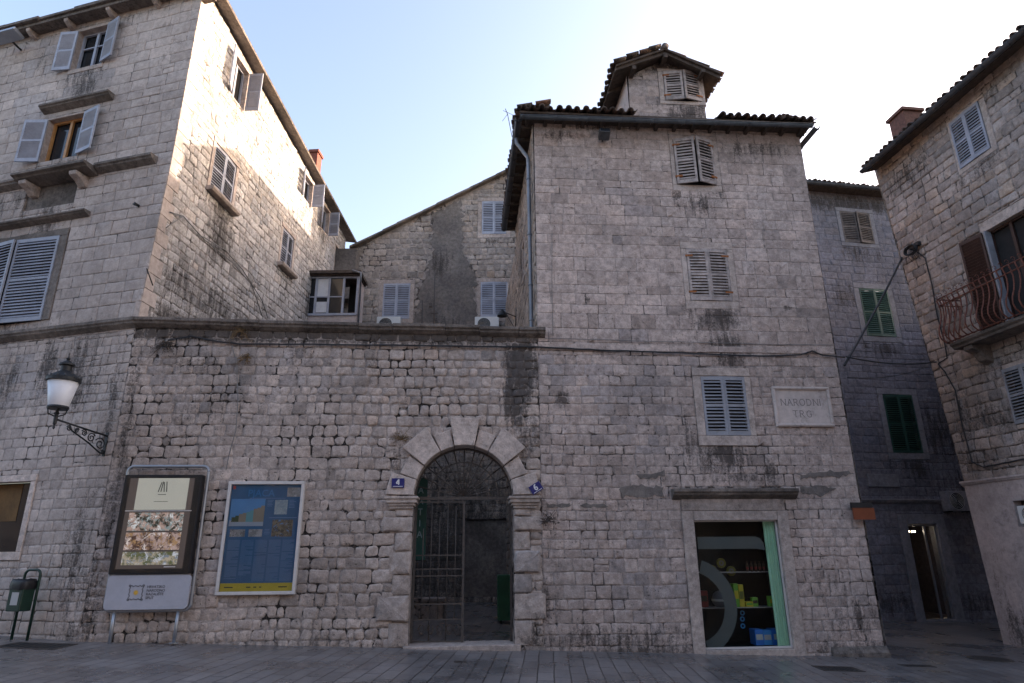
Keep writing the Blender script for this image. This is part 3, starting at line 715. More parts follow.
# ------------------------------------------------------------------ COURTYARD WALL
CW = thing('courtyard_wall', 'weathered wall of rounded stone blocks with arched gateway and moulded coping', 'wall', PD.W(-1, 0))
gu0, gu1, gz, gr_ = -.05, 1.80, 2.60, .925; gc = (gu0+gu1)/2
arch = [(gu0, -.02), (gu1, -.02), (gu1, gz)]+[(gc+gr_*math.cos(R_(a)), gz+gr_*math.sin(R_(a))) for a in range(10, 180, 10)]+[(gu0, gz)]
a_, b_, c_, d_ = PD.uv(518, 350), PD.uv(518, 385), PD.uv(512, 440), PD.uv(240, 345)
stD = [(1.98, 5.2, .3, .8, 1.7), (1.85, 4.4, .25, .6, 1.3), (2.1, 3.6, .3, .6, .8), (-1.6, 5.68, 6, .16, 1.5), (-3, 5.72, 3, .12, 1.4), (-5.4, 3, .16, 3, .8), (-5.5, .8, .35, 1.2, .8), (-3.8, 4.2, 1.2, .5, .45), (-1.8, 3.6, 1.0, .8, .35), (-2, 0, 4.5, .28, .55), (-.4, 3.3, .3, .4, .55), (-4.4, 5.1, .8, .3, .6), (-2.3, 5.2, .3, .5, .6), (-1.0, 5.2, .2, .5, .5), (2.15, .1, .4, .5, .8)]
SEAM = 2.33
keepD = (gu0-.30, gu1+.30, -.6, gz+.05)
backD = [(-5.56, -.35), (SEAM, -.35), (SEAM, 5.78), (-5.56, 5.78)]
mb = MB(); backing(mb, PD, backD, [arch], depth=.55, stains_shade=stD, grid=.35)
mb.M = PD.M; mb.slot = 0; mb.add([(-5.5, .55, -.3), (gu0, .55, -.3), (gu0, .55, 5.78), (-5.5, .55, 5.78), (gu1, .55, -.3), (SEAM, .55, -.3), (SEAM, .55, 5.78), (gu1, .55, 5.78), (gu0, .55, gz+.925), (gu1, .55, gz+.925)], [(0, 3, 2, 1), (4, 7, 6, 5), (8, 2, 7, 9)])
masonry(mb, PD, backD, [keepD], 'gate', stains_shade=stD, circ=[(gc, gz, 1.2)], seed=21, vmin=-.02)
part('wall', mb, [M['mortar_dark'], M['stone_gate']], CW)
mb = MB(PD.M); u = -5.56; cz = lambda u: 5.965-.011*(u+5.5)
while u < 2.47:
    e = min(2.48, u+rng.uniform(.6, 1.1)); e = 2.48 if 2.48-e < .3 else e; z = cz(u)+rng.uniform(-.008, .008); j = rng.uniform(-.012, .012)
    mb.col = (rng.uniform(.7, 1.15), .5, rng.uniform(.1, .5), .5); o = .17+j
    mb.sweep([(-o, z), (-o, z-.06), (-o*.8, z-.085), (-o*.72, z-.12), (-o*.3, z-.165), (-.02, z-.18), (.5, z-.18), (.5, z)], u+.003, e-.003); u = e
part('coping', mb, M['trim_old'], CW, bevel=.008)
mb = MB(PD.M)
for sgn, edge in ((-1, gu0), (1, gu1)):
    mb = MB(PD.M); bl = [(0, .42, .36), (.42, .86, .58), (.86, 1.2, .33), (1.2, 1.6, .50 if sgn > 0 else .40), (1.6, 1.93, .31), (1.93, 2.2, .55), (2.2, 2.36, .33)]
    for z0, z1, wd in bl:
        mb.col = (rng.uniform(.85, 1.15), rng.uniform(.4, .6), .1, .5); pr = .065 if wd > .38 else .04
        x0, x1 = sorted((edge, edge+sgn*wd)); mb.smooth = False; mb.box(x0+.01, x1-.01, -pr*.5, .5, z0+.012, z1-.012)
        mb.smooth = True; stone(mb, x0, x1, z0, z1, dict(g=.006, r=.03, j=.011, rel=pr*1.15, tone=(.85, 1.12), hue=.15, inset=.022), stD, lambda u, v: 0)
    part('jamb', mb, M['trim'], CW, bevel=.018)
    mb = MB(PD.M); x0, x1 = sorted((edge-sgn*.13, edge+sgn*.56)); mb.col = (1, .5, .1, .5)
    for k, (q0, q1, o) in enumerate(((0, .05, .05), (.05, .10, .08), (.10, .17, .115), (.17, .22, .14))):
        s = (o-.05); mb.box(x0+.13*(1 if sgn > 0 else 1)-s-.05*(0), x1-.13+s, -o-.02, .5, gz-.21+q0-.05, gz-.21+q1-.05)
    part('impost', mb, M['trim'], CW, bevel=.012)
mb = MB(PD.M)
for a0, a1, r1, pr in ((0, 18, 1.45, .06), (18, 36, 1.27, .05), (36, 61, 1.46, .10), (61, 78, 1.27, .06), (78, 102, 1.47, .13), (102, 119, 1.27, .06), (119, 144, 1.46, .10), (144, 162, 1.27, .05), (162, 180, 1.45, .06)):
    mb.col = (rng.uniform(1.1, 1.45), rng.uniform(.45, .55), .0, .5); g = .005/gr_*57
    A0, A1 = R_(a0+g), R_(a1-g); am = (A0+A1)/2; r0 = gr_
    pts = [(r0*math.cos(t), r0*math.sin(t)) for t in (A0, (A0+am)/2, am, (A1+am)/2, A1)]
    hw = r1*math.tan((A1-A0)/2)*.93; nx, nz = math.cos(am), math.sin(am); ro = r1*.985
    if a0 in (0, 162):
        s = 1 if a0 == 0 else -1; pts2 = [(s*r1*.93, r1*math.sin(R_(17))), (s*r1*1.0, .02)] if s > 0 else [(-r1*1.0, .02), (-r1*.93, r1*math.sin(R_(17)))]
        pts2 = pts2
        if s > 0: pts = pts+pts2
        else: pts = pts+pts2
    else: pts += [(ro*nx-hw*nz, ro*nz+hw*nx), (ro*nx+hw*nz, ro*nz-hw*nx)]
    mb.prism([(gc+p[0], gz-.02+p[1]) for p in pts], -pr, .3)
part('arch', mb, M['trim'], CW, 'arch of nine wedge-shaped stones over the gateway', bevel=.014)
mb = MB(PD.M); mb.box(gu0-.08, gu1+.1, -.14, .5, -.2, .035); part('threshold', mb, M['trim'], CW, bevel=.012)
# iron gate
mb = MB(PD.M); Y = .30; bar = .011
mb.box(gu0, gu1, Y-.02, Y+.02, gz-.08, gz-.02)
mb.ring(gc, gz-.03, gr_-.03, gr_+.004, Y-.02, Y+.02, 0, 180, 28)
for r in (.26, .48, .66): mb.ring(gc, gz-.03, r-.013, r+.013, Y-.008, Y+.008, 0, 180, 24)
for i in range(1, 14):
    a = R_(180*i/14); mb.tube([(gc+.02*math.cos(a), Y, gz-.03+.02*math.sin(a)), (gc+gr_*math.cos(a), Y, gz-.03+gr_*math.sin(a))], .012, 5)
for i in range(1, 27):
    a = R_(180*i/27)
    if i % 2: mb.tube([(gc+.26*math.cos(a), Y, gz-.03+.26*math.sin(a)), (gc+.48*math.cos(a), Y, gz-.03+.48*math.sin(a))], .006, 4)
part('fanlight', mb, M['iron_gate'], CW, 'spider-web iron fanlight in the gate arch')
def gate_leaf(Mx, W_, H_):
    mb = MB(Mx)
    for x in (0, W_): mb.box(x-.022, x+.022, -.02, .02, .04, H_)
    for z in (.06, .42, .68, 1.16 if W_ > .5 else 1.1, 1.28, 1.52, H_-.02): mb.box(.02, W_-.02, -.012, .012, z-.012, z+.012)
    n = 5
    for i in range(1, n+1):
        x = W_*i/(n+1); mb.tube([(x, 0, .42 if i % 2 else .06), (x, 0, H_-.02 if i % 2 == 0 else 1.9+.1*i)], .010, 5)
    for cx in (.17, .33, .50, .66, .8):    # scroll work in the bottom panel
        if cx < W_-.05:
            for s in (-1, 1):
                pts = [(cx+s*(.065-.05*t/12)*math.cos(t*.55), 0, .23+(.13-.1*t/12)*math.sin(t*.55)) for t in range(13)]; mb.tube(pts, .007, 4)
    return mb
mb = gate_leaf(PD.M @ T4((gu0+.03, Y, 0)), (gu1-gu0)/2-.02, gz-.1); part('gate_leaf', mb, M['iron_gate'], CW, 'closed left leaf of the iron gate')
mb = gate_leaf(PD.M @ T4((gu1-.03, Y, 0)) @ RZ(R_(86)), (gu1-gu0)/2-.02, gz-.1); part('gate_leaf', mb, M['iron_gate'], CW, 'right leaf of the iron gate, swung open inwards')
# ------------------------------------------------------------------ TOWER HOUSE
TH = thing('tower_house', 'tall narrow stone house in the centre with tiled roof, small roof tower and shop window', 'house', PD.W(5.4, 0))
wt1 = PD.rect((672.5, 141), (711, 139.4), (716, 185.6), (677.5, 184.7)); wt2 = PD.rect((685.6, 248.6), (726.6, 249.3), (732, 301.3), (691, 300.5)); wt3 = PD.rect((700.3, 376.3), (744, 376.3), (750.4, 436), (705.8, 435.3))
ws = PD.rect((693.4, 521), (776.6, 520), (793.6, 647.7), (705, 650))
hT = [window(TH, PD, wt1, sur=(.10, .13, .12, .16), shut='shutter_old', mode=(16, 20), hinges=True, inset=-.02, proud=.012, tone=.95),
      window(TH, PD, wt2, sur=(.12, .14, .16, .18), shut='shutter_old', mode=(3, 2), hinges=True, inset=.0, proud=.012, tone=.95),
      window(TH, PD, wt3, sur=(.17, .12, .17, .20), shut='shutter_mid', mode=(2, 2), inset=.0, proud=.03, tone=1.08)]
# shop window
ZB = ws[2]; u0, u1, v0, v1 = ws
mb = MB(PD.M); mb.col = (.95, .5, .1, .5)
rough_box(mb, u0-.22, u0, -.05, .3, -.4, v1+.18); rough_box(mb, u1, u1+.22, -.05, .3, -.4, v1+.18); rough_box(mb, u0, u1, -.052, .3, v1, v1+.18); rough_box(mb, u0, u1, -.08, .3, -.4, v0)
SW = part('shop_window', mb, M['trim'], TH, 'stone framed shop window with dark glass', bevel=.012)
mb = MB(PD.M); mb.box(u1-.03, u1, .02, .06, v0, v1); mb.box(u0, u0+.02, .02, .06, v0, v1); mb.box(u0+.02, u1-.03, .02, .06, v0, v0+.03); mb.box(u0+.02, u1-.03, .02, .06, v1-.02, v1); part('frame', mb, M['metal_white'], SW)
mb = MB(PD.M); mb.box(u0+.02, u1-.03, .038, .042, v0+.03, v1-.02); part('pane', mb, M['glass'], SW)
flat('decal_grey', (.075, .09, .09)); dc = PD.uv(693, 607); de = PD.uv(738, 607); rr_ = de[0]-dc[0]
mb = MB(PD.M)
def cring(mb, cu, cv, r0, r1, y0, y1, ulo, n=40):
    for i in range(n):
        a, b = 2*math.pi*i/n, 2*math.pi*(i+1)/n
        if cu+r1*math.cos((a+b)/2) < ulo or cu+r0*math.cos(a) < ulo or cu+r0*math.cos(b) < ulo or cu+r1*math.cos(a) < ulo or cu+r1*math.cos(b) < ulo: continue
        mb.prism([(cu+r0*math.cos(a), cv+r0*math.sin(a)), (cu+r1*math.cos(a), cv+r1*math.sin(a)), (cu+r1*math.cos(b), cv+r1*math.sin(b)), (cu+r0*math.cos(b), cv+r0*math.sin(b))], y0, y1)
cring(mb, dc[0]+.0, dc[1], rr_*.72, rr_*1.0, .0425, .0435, u0+.02); cring(mb, dc[0]+.0, dc[1], .0, .22, .0425, .0435, u0+.02)
t0 = PD.uv(697, 543); t1 = PD.uv(762, 541)
mb.box(t0[0]+.03, t1[0]-.1, .0425, .0435, t0[1]-.11, t0[1]+.11); mb.prism([(t1[0]-.1, t0[1]-.11), (t1[0]+.06, t0[1]-.14), (t1[0]+.04, t0[1]+.0), (t1[0]-.02, t0[1]+.08), (t1[0]-.1, t0[1]+.11)], .0425, .0435)
part('decal', mb, M['decal_grey'], SW, 'large grey ring and bar stuck on the shop glass')
lz = PD.uv(735, 487)
cornice(TH, PD, PD.off(.15).uv(673, 488)[0], PD.off(.15).uv(798, 488)[0], PD.off(.18).uv(735, 488)[1], .2, 'hood', th=.2, seg=3, mat='trim_old')
mb = MB(PD.M); mb.col = (.72, .45, .3, .5); mb.box(u0-.2, u1+.18, -.03, .2, v1+.185, PD.off(.18).uv(735, 488)[1]-.18); part('frieze', mb, M['trim'], TH, bevel=.006)
hoodtop = PD.off(.18).uv(735, 488)[1]
hshop = (u0-.22, u1+.22, -.5, hoodtop)
stT = []
for (px, py, ru, rv, a) in ((722, 318, .35, .35, 1.1), (728, 345, .4, .25, 1.1), (728, 360, .4, .2, 1.0), (728, 455, .45, .3, 1.05), (715, 470, .4, .2, .8), (563, 398, .12, .12, 1.3), (545, 440, .2, .6, .5), (600, 127, 1.2, .15, .8), (560, 135, .6, .2, .7), (700, 200, .4, .15, .7), (760, 150, 1.1, .25, .7), (620, 640, 3, .25, .7), (700, 650, 4, .2, .8), (770, 470, .15, .5, .8), (660, 480, .35, .1, .6), (545, 600, .4, .6, .6), (850, 620, .6, .4, .7), (588, 300, .08, .1, 1.2), (788, 308, .08, .1, 1.1), (540, 500, .2, 1.2, .5), (690, 440, .12, .6, .8), (830, 590, .4, .4, .5), (640, 560, .5, .8, .3), (735, 478, 1.0, .12, .8), (655, 500, .3, .2, .5)):
    p = PD.uv(px, py); stT.append((p[0], p[1], ru, rv, a))
stT += drips(hT); flT = PD.uv(680, 352)[1]
topT = 10.95
outerT = [(SEAM, -.75), (8.57, -.75), (8.60, flT), (8.64, topT), (SEAM+.02, topT), (SEAM, flT)]
mb = MB(); backing(mb, PD, outerT, [r for r in hT]+[ws], depth=.3, stains_shade=stT, grid=.35)
sg = PD.rect((770.6, 386.6), (827.3, 387.7), (834, 427), (776, 427))
# white replacement blocks left of the shop keep a squarer cut
masonry(mb, PD, [(SEAM, -.75), (8.57, -.75), (8.60, flT), (SEAM, flT)], [hT[2], hshop, sg], 'towerlow', stains_shade=stT, seed=31)
masonry(mb, PD, [(SEAM, flT), (8.60, flT), (8.64, topT), (SEAM+.02, topT)], hT[:2], 'tower', stains_shade=stT, seed=32)
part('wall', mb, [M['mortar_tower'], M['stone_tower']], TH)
mb = MB(PD.M); mb.col = (.75, .5, .5, .5); mb.sweep([(-.10, -.75), (-.10, -.22), (-.02, -.12), (.1, -.12), (.1, -.75)], 7.55, 8.62); part('plinth', mb, M['trim_old'], TH, bevel=.02)
# flat string course at the old storey line
mb = MB(PD.M)
u = SEAM+.05
while u < 8.5:
    e = min(8.58, u+rng.uniform(.6, 1.2)); mb.col = (rng.uniform(.9, 1.1), .5, rng.uniform(0, .2), .5); mb.box(u+.003, e-.003, -.022, .05, flT-.0, flT+.13); u = e
part('string_course', mb, M['stone_tower'], TH, bevel=.006)
def patch(house, pl, pts, mat, name, y=-.012, lab=None, seed=3):
    r = random.Random(seed); P = [pl.uv(*p) for p in pts]; out = []
    for p, q_ in zip(P, P[1:]+P[:1]):
        n = max(2, int(math.hypot(q_[0]-p[0], q_[1]-p[1])/.07))
        for i in range(n): out.append((p[0]+(q_[0]-p[0])*i/n+r.gauss(0, .018), p[1]+(q_[1]-p[1])*i/n+r.gauss(0, .018)))
    mb = MB(pl.M); mb.col = (1, .5, .1, .5); mb.prism([(a, b) for a, b in out] if True else out, y, .02); return part(name, mb, mat, house, lab)
for k, pts in enumerate((((618, 488), (634, 485), (664, 487), (662, 496), (622, 498)), ((545, 504), (570, 503), (572, 507), (548, 508)), ((582, 503), (608, 504), (606, 508), (584, 508)), ((800, 488), (822, 485), (836, 488), (820, 495), (802, 494)), ((636, 475), (664, 472), (664, 476), (640, 479)), ((798, 473), (848, 471), (850, 476), (800, 478)))):
    patch(TH, PD, pts, M['plaster_grey'], 'cement_patch', y=-.016, seed=k)
# left side of the tower
stS = [(-1, 8, .4, 3, .7), (-3, 9, 1, 1, .7), (-5, 7, 1, 2, .6), (-8, 8, 1, 2, .6)]
wall(TH, PT, [(-9.8, -.3), (0, -.3), (-.02, 10.9), (-4.9, 10.9), (-4.9, 10.2), (-9.8, 10.2)], [(-2.9, -2.2, 8.1, 9.2)], 'back', [M['mortar_dark'], M['stone_back']], stains_shade=stS, seed=33)
window(TH, PT, (-2.8, -2.3, 8.2, 9.1), sur=.1, mode=(None, None), pane='dark')
PR = Plane(PD.W(8.62, 0), 94.4)
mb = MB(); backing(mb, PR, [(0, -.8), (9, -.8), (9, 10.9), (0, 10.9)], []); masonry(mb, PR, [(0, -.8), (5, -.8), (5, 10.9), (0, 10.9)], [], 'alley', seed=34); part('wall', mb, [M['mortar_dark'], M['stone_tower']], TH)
# roof
mb = MB(PD.M); zr = 10.93; uL, uR = 1.98, 8.80; dp = 5.2
mb.add([(uL+.02, -.36, zr), (uR-.02, -.36, zr), (uR-.02, dp, zr), (uL+.02, dp, zr), (5.46, 2.9, zr+1.15), (5.46, 3.0, zr+1.15), (uL+.02, -.36, zr-.05), (uR-.02, -.36, zr-.05), (uR-.02, dp, zr-.05), (uL+.02, dp, zr-.05)],
       [(0, 1, 4), (1, 2, 5, 4), (2, 3, 5), (3, 0, 4, 5), (6, 9, 8, 7), (0, 6, 7, 1), (1, 7, 8, 2), (2, 8, 9, 3), (3, 9, 6, 0)])
part('roof_deck', mb, M['wood_dark'], TH)
for i in range(16):
    x = uL+.2+(uR-uL-.4)*i/15; mb = MB(PD.M); mb.box(x-.035, x+.035, -.34, .02, zr-.14, zr-.052); part('rafter', mb, M['wood_dark'], TH)
for i in range(11):
    y = .1+(dp-.3)*i/10; mb = MB(PD.M); mb.box(uL+.04, SEAM+.02, y-.035, y+.035, zr-.14, zr-.052); part('rafter', mb, M['wood_dark'], TH)
for Mx_, L_, sk_ in ((PD.M @ T4((uL, -.42, zr-.02)), 4.58-uL, None), (PD.M @ T4((6.52, -.42, zr-.02)), uR-6.52, None), (PD.M @ T4((uL-.02, dp, zr+.0)) @ RZ(R_(-90)), dp+.35, None), (PD.M @ T4((uR+.02, -.35, zr+.0)) @ RZ(R_(90)), dp+.35, None)):
    mb = MB(); tiles(mb, Mx_ @ RX(R_(17)), L_, .75); part('roof_tile', mb, M['tile'], TH)
gL = PD.off(.42).uv(520, 117); gR = PD.off(.42).uv(812, 126); L = math.hypot(gR[0]-gL[0], gR[1]-gL[1]); ga = math.atan2(gR[1]-gL[1], gR[0]-gL[0])
mb = MB(); gutter_mesh(mb, PD.M @ T4((gL[0], -.42, gL[1]+.02)) @ RY(-ga), L, .064); part('gutter', mb, M['gutter'], TH, 'long dark gutter under the front eaves')
mb = MB(); gutter_mesh(mb, PT.M @ T4((-4.8, -.36, gL[1]+.0)) , 5.2, .078); part('gutter', mb, M['gutter'], TH)
mb = MB(); gutter_mesh(mb, PR.M @ T4((-.4, -.24, gR[1]+.02)) , 1.6, .07); part('gutter', mb, M['gutter'], TH)
mb = MB(); zz = gL[1]; P = lambda u, o, v: PT.W(u, v, o)
mb.tube([P(-.25, .36, zz-.08), P(-.25, .36, zz-.2), P(-.3, .10, zz-.55), P(-.3, .09, zz-.75), P(-.3, .09, 5.9), P(-.3, .09, 4.9)], .045, 8)
for v in (9.6, 8.2, 7.0, 6.2): mb.tube([P(-.3, .09, v-.02), P(-.3, .09, v+.02)], .055, 8)
part('downpipe', mb, M['pipe'], TH, 'grey downpipe in the corner beside the courtyard')
# roof tower
PDm = PD.off(-.06)
dm = [(4.62, 10.9), (6.47, 10.9), (6.45, 12.42), (5.50, 12.86), (4.66, 12.36)]
wd_ = PDm.rect((661.8, 71.3), (698, 74), (702, 102), (666.6, 100.7))
hd = window(TH, PDm, wd_, sur=(.14, .10, .10, .10), shut='shutter_old', mode=(10, 14), hinges=True, inset=-.01, proud=.012, tone=1.1)
wall(TH, PDm, dm, [hd], 'tower', [M['mortar_mid'], M['stone_tower']], stains_shade=[(5.5, 12.7, .9, .25, 1.0), (5.9, 11.3, .6, .08, 1.1), (5.0, 11.05, .5, .1, .8)], seed=35)
PDl = Plane(PDm.W(4.62, 0), 94.4-180); PDr = Plane(PDm.W(6.46, 0), 94.4)
for pl, nm in ((PDl, 0), (PDr, 1)):
    o = [(-2.6, 10.9), (0, 10.9), (0, 12.38), (-2.6, 12.38)] if nm == 0 else [(0, 10.9), (2.6, 10.9), (2.6, 12.4), (0, 12.4)]
    mb = MB(); backing(mb, pl, o, []); part('wall', mb, M['plaster_pale'], TH)
mb = MB(PDm.M); apx = (5.50, 12.93); eL = (4.28, 12.38); eR = (6.78, 12.30); Yf, Yb = -.36, 2.8; mb.col = (1, .5, 0, .5)
for (p, q_) in ((eL, apx), (apx, eR)):
    th = .05; mb.add([(p[0], Yf, p[1]), (q_[0], Yf, q_[1]), (q_[0], Yb, q_[1]), (p[0], Yb, p[1]), (p[0], Yf, p[1]-th), (q_[0], Yf, q_[1]-th), (q_[0], Yb, q_[1]-th), (p[0], Yb, p[1]-th)], [(0, 1, 2, 3), (4, 7, 6, 5), (0, 4, 5, 1), (1, 5, 6, 2), (2, 6, 7, 3), (3, 7, 4, 0)])
part('roof_deck', mb, M['wood_dark'], TH)
mb = MB()
aL = math.atan2(apx[1]-eL[1], apx[0]-eL[0]); aR = math.atan2(apx[1]-eR[1], eR[0]-apx[0])
tiles(mb, PDm.M @ T4((eL[0]-.03, Yb, eL[1]-.02)) @ RZ(R_(-90)) @ RX(aL), Yb-Yf+.02, math.hypot(apx[0]-eL[0], apx[1]-eL[1])+.02, row=.33)
tiles(mb, PDm.M @ T4((eR[0]+.03, Yf, eR[1]-.02)) @ RZ(R_(90)) @ RX(aR), Yb-Yf+.02, math.hypot(apx[0]-eR[0], apx[1]-eR[1])+.02, row=.33)
mb.M = PDm.M; y = Yf-.03; mb.smooth = True
while y < Yb:
    mb.col = (rng.uniform(.7, 1.2), .5, 0, .5); mb.tube([(apx[0], y, apx[1]+.035), (apx[0], y+.36, apx[1]+.05)], [.085, .1], 10); y += .33
part('roof_tile', mb, M['tile'], TH)
for y in (-.30, .5, 1.3, 2.1):
    for (p, q_) in ((eL, apx), (apx, eR)):
        mb = MB(PDm.M); mb.add([(p[0], y, p[1]-.05), (q_[0], y, q_[1]-.05), (q_[0], y+.07, q_[1]-.05), (p[0], y+.07, p[1]-.05), (p[0], y, p[1]-.12), (q_[0], y, q_[1]-.14), (q_[0], y+.07, q_[1]-.14), (p[0], y+.07, p[1]-.12)], [(0, 3, 2, 1), (4, 5, 6, 7), (0, 1, 5, 4), (3, 7, 6, 2), (0, 4, 7, 3), (1, 2, 6, 5)]); part('rafter', mb, M['wood_dark'], TH)
for x0, x1, z0, z1 in ((5.45, 5.55, 12.68, 12.80), (4.675, 4.765, 12.30, 12.39), (6.335, 6.425, 12.30, 12.39)): mb = MB(PDm.M); mb.box(x0, x1, -.34, .05, z0, z1); part('rafter', mb, M['wood_dark'], TH)
# carved name tablet
NP = thing('stone_plaque', 'pale marble tablet with moulded frame reading NARODNI TRG on the tower wall', 'plaque', PD.W((sg[0]+sg[1])/2, sg[2]))
su0, su1, sv0, sv1 = sg; mb = MB(PD.M); mb.box(su0+.05, su1-.05, -.02, .1, sv0+.05, sv1-.05); part('tablet', mb, M['marble'], NP)
mb = MB(PD.M); fwid = .065
for x0, x1, z0, z1 in ((su0, su1, sv1-fwid, sv1), (su0, su1, sv0, sv0+fwid), (su0, su0+fwid, sv0+fwid, sv1-fwid), (su1-fwid, su1, sv0+fwid, sv1-fwid)):
    mb.box(x0, x1, -.055, .1, z0, z1); k = .016
    mb.box(x0+k, x1-k, -.068, -.05, z0+k, z1-k)
part('frame', mb, M['marble'], NP, bevel=.012)
flat('carved', (.16, .145, .14), .9); mb = MB(PD.M); cx = (su0+su1)/2-.02; hh = (sv1-sv0)
letters(mb, 'NARODNI', 0, sv0+hh*.53, .13, .013, -.0215, -.019, cx=cx); letters(mb, 'TRG', 0, sv0+hh*.24, .13, .013, -.0215, -.019, cx=cx, gap=.4); part('lettering', mb, M['carved'], NP)
# ------------------------------------------------------------------ unseen taller house, added behind the tower to throw shade on the left house
RH = thing('rear_shade_house', 'unseen tall house added behind the tower to shade the left house', 'house', (3.2, 19.5, 0))
mb = MB(); RT = 13.65
mb.box(1.15, 6.3, 17.75, 32, -.5, RT); part('wall', mb, M['plaster_pale'], RH)
mb = MB(); mb.add([(.9, 17.6, RT), (6.6, 17.6, RT), (6.6, 32.3, RT), (.9, 32.3, RT), (3.7, 20, RT+.65), (3.7, 29, RT+.65)], [(0, 1, 4), (1, 2, 5, 4), (2, 3, 5), (3, 0, 4, 5), (0, 3, 2, 1)]); part('roof', mb, M['tile'], RH)
# ------------------------------------------------------------------ BACK HOUSE
BH = thing('gable_house', 'rubble stone house with a sloping gable edge and grey plaster patch behind the courtyard', 'house', (-3.3, 22.6, 0))
wc = [PC.rect((383.3, 283.9), (410.6, 283.3), (409, 319.4), (382.4, 318.5)), PC.rect((480.6, 281.9), (507.8, 281.9), (507.3, 317.6), (480.6, 317)), PC.rect((482, 201.3), (506.4, 201.3), (505.8, 234.1), (482, 234.1))]
hc = [window(BH, PC, r, sur=.16, mode=(2, 2), shut='shutter_grey', inset=0, proud=.012, tone=.9) for r in wc]
r0 = PC.uv(360, 246); r1 = PC.uv(508, 173); sl_ = (r1[1]-r0[1])/(r1[0]-r0[0]); tz = lambda u: r0[1]+sl_*(u-r0[0])
pat = [PC.uv(*p) for p in ((434, 214), (462, 199), (463, 250), (476, 285), (476, 330), (414, 330), (419, 292), (431, 258))]
outC = [(-6.7, -.3), (1, -.3), (1, tz(1)), (r0[0], tz(r0[0])), (-6.7, r0[1]-.2)]
dr = PC.rect((463, 519), (522, 519), (522, 597), (463, 597))
wall(BH, PC, outC, hc+[dr], 'back', [M['mortar_mid'], M['stone_back']], skip=lambda u, v: in_poly((u, v), pat), seed=41, stains_shade=[(-3.5, 8.8, 1, 1, .6), (-1.2, 9.2, .6, .5, .6), (-3, tz(-3)-.2, 2, .2, .8), (-4, 6, 3, 2, .5), (-3, 2, 5, 3, 1.0)])  # the broad low mark puts the court's shade into the wall colour
rnd_ = random.Random(4); pat2 = []
for p, q_ in zip(pat, pat[1:]+pat[:1]):
    n = max(2, int(math.hypot(q_[0]-p[0], q_[1]-p[1])/.12))
    pat2 += [(p[0]+(q_[0]-p[0])*i/n+rnd_.gauss(0, .07), p[1]+(q_[1]-p[1])*i/n+rnd_.gauss(0, .04)) for i in range(n)]
mb = MB(); backing(mb, PC, pat2, [], y=-.022, stains_shade=[(pat[0][0]+.3, 12.2, .5, .6, .9), (-2.5, 9.5, .9, .5, .7)], grid=.25, reveal=False); part('plaster_patch', mb, M['plaster_grey'], BH, 'dark grey plaster patch between the shutters')
mb = MB(PC.M); mb.box(dr[0], dr[1], .10, .14, -.3, dr[3]); part('door', mb, M['trim_old'], BH)
mb = MB(PC.M); u = r0[0]-.35; mb.col = (.8, .5, .4, .5)
while u < 1.3:
    e = u+rng.uniform(.45, .7); j = rng.uniform(-.02, .02); mb.col = (rng.uniform(.7, 1.2), .5, rng.uniform(.1, .5), .5)
    mb.add([(u, -.22+j, tz(u)+.0), (e+.04, -.22+j, tz(e+.04)+.0), (e+.04, 7, tz(e+.04)), (u, 7, tz(u)), (u, -.22+j, tz(u)+.10), (e+.04, -.22+j, tz(e+.04)+.08), (e+.04, 7, tz(e+.04)+.08), (u, 7, tz(u)+.10)], [(0, 3, 2, 1), (4, 5, 6, 7), (0, 1, 5, 4), (1, 2, 6, 5), (2, 3, 7, 6), (3, 0, 4, 7)]); u = e
part('roof', mb, M['trim_old'], BH)
# glazed balcony between the left and the back house
PK = Plane((0, 19.9), 0); k0 = PK.uv(309, 278); k1 = PK.uv(359, 320); kt = PK.uv(330, 277)[1]; kb = PK.uv(330, 313)[1]
GB = thing('glazed_balcony', 'small blue-grey glazed balcony wedged between two houses above the courtyard', 'balcony', PK.W((k0[0]+k1[0])/2, kb-1.2))
kx0 = -6.85; kx1 = PK.uv(357, 300)[0]
mb = MB(PK.M); mb.box(kx0, kx1, 0, 0.88, kb-1.3, kb-.08); mb.box(kx1-.05, kx1, 0.01, 0.88, kb-.08, kt); part('wall', mb, M['plaster_pale'], GB)
mb = MB(PK.M); w3 = (kx1-kx0)/3; xs_ = [kx0+.02, PK.uv(315.5, 300)[0], PK.uv(328.5, 300)[0], PK.uv(343, 300)[0], kx1]
for x in xs_: mb.box(x-.035, x+.035, -.04, .04, kb-.08, kt)
mb.box(kx0, kx1, -.045, .045, kb-.10, kb-.02); mb.box(kx0, kx1, -.045, .045, kt-.06, kt); mb.box(kx0, xs_[3], -.03, .03, kb+.55, kb+.59)
part('window', mb, M['shutter_grey'], GB)
mb = MB(PK.M); mb.box(kx0, xs_[3], .0, .01, kb, kt); part('pane', mb, M['dark_glass'], GB)
mb = MB(PK.M); mb.box(xs_[1]+.04, xs_[2]-.04, .0, -.004, kb+.6, kt-.06); mb.box(xs_[1]+.04, xs_[2]-.04, -.005, -.006, kb+.02, kb+.4); part('blind_or_reflection', mb, M['curtain_white'], GB)
mb = MB(PK.M); mb.box(xs_[3], kx1-.05, .7, .75, kb-.1, kt); part('doorway', mb, M['dark'], GB)
mb = MB(PK.M); mb.box(kx0-.1, kx1+.12, -.25, .88, kt+.04, kt+.14); mb.box(kx0-.05, kx1+.05, -.15, .88, kt, kt+.04); part('roof', mb, M['wood_dark'], GB)
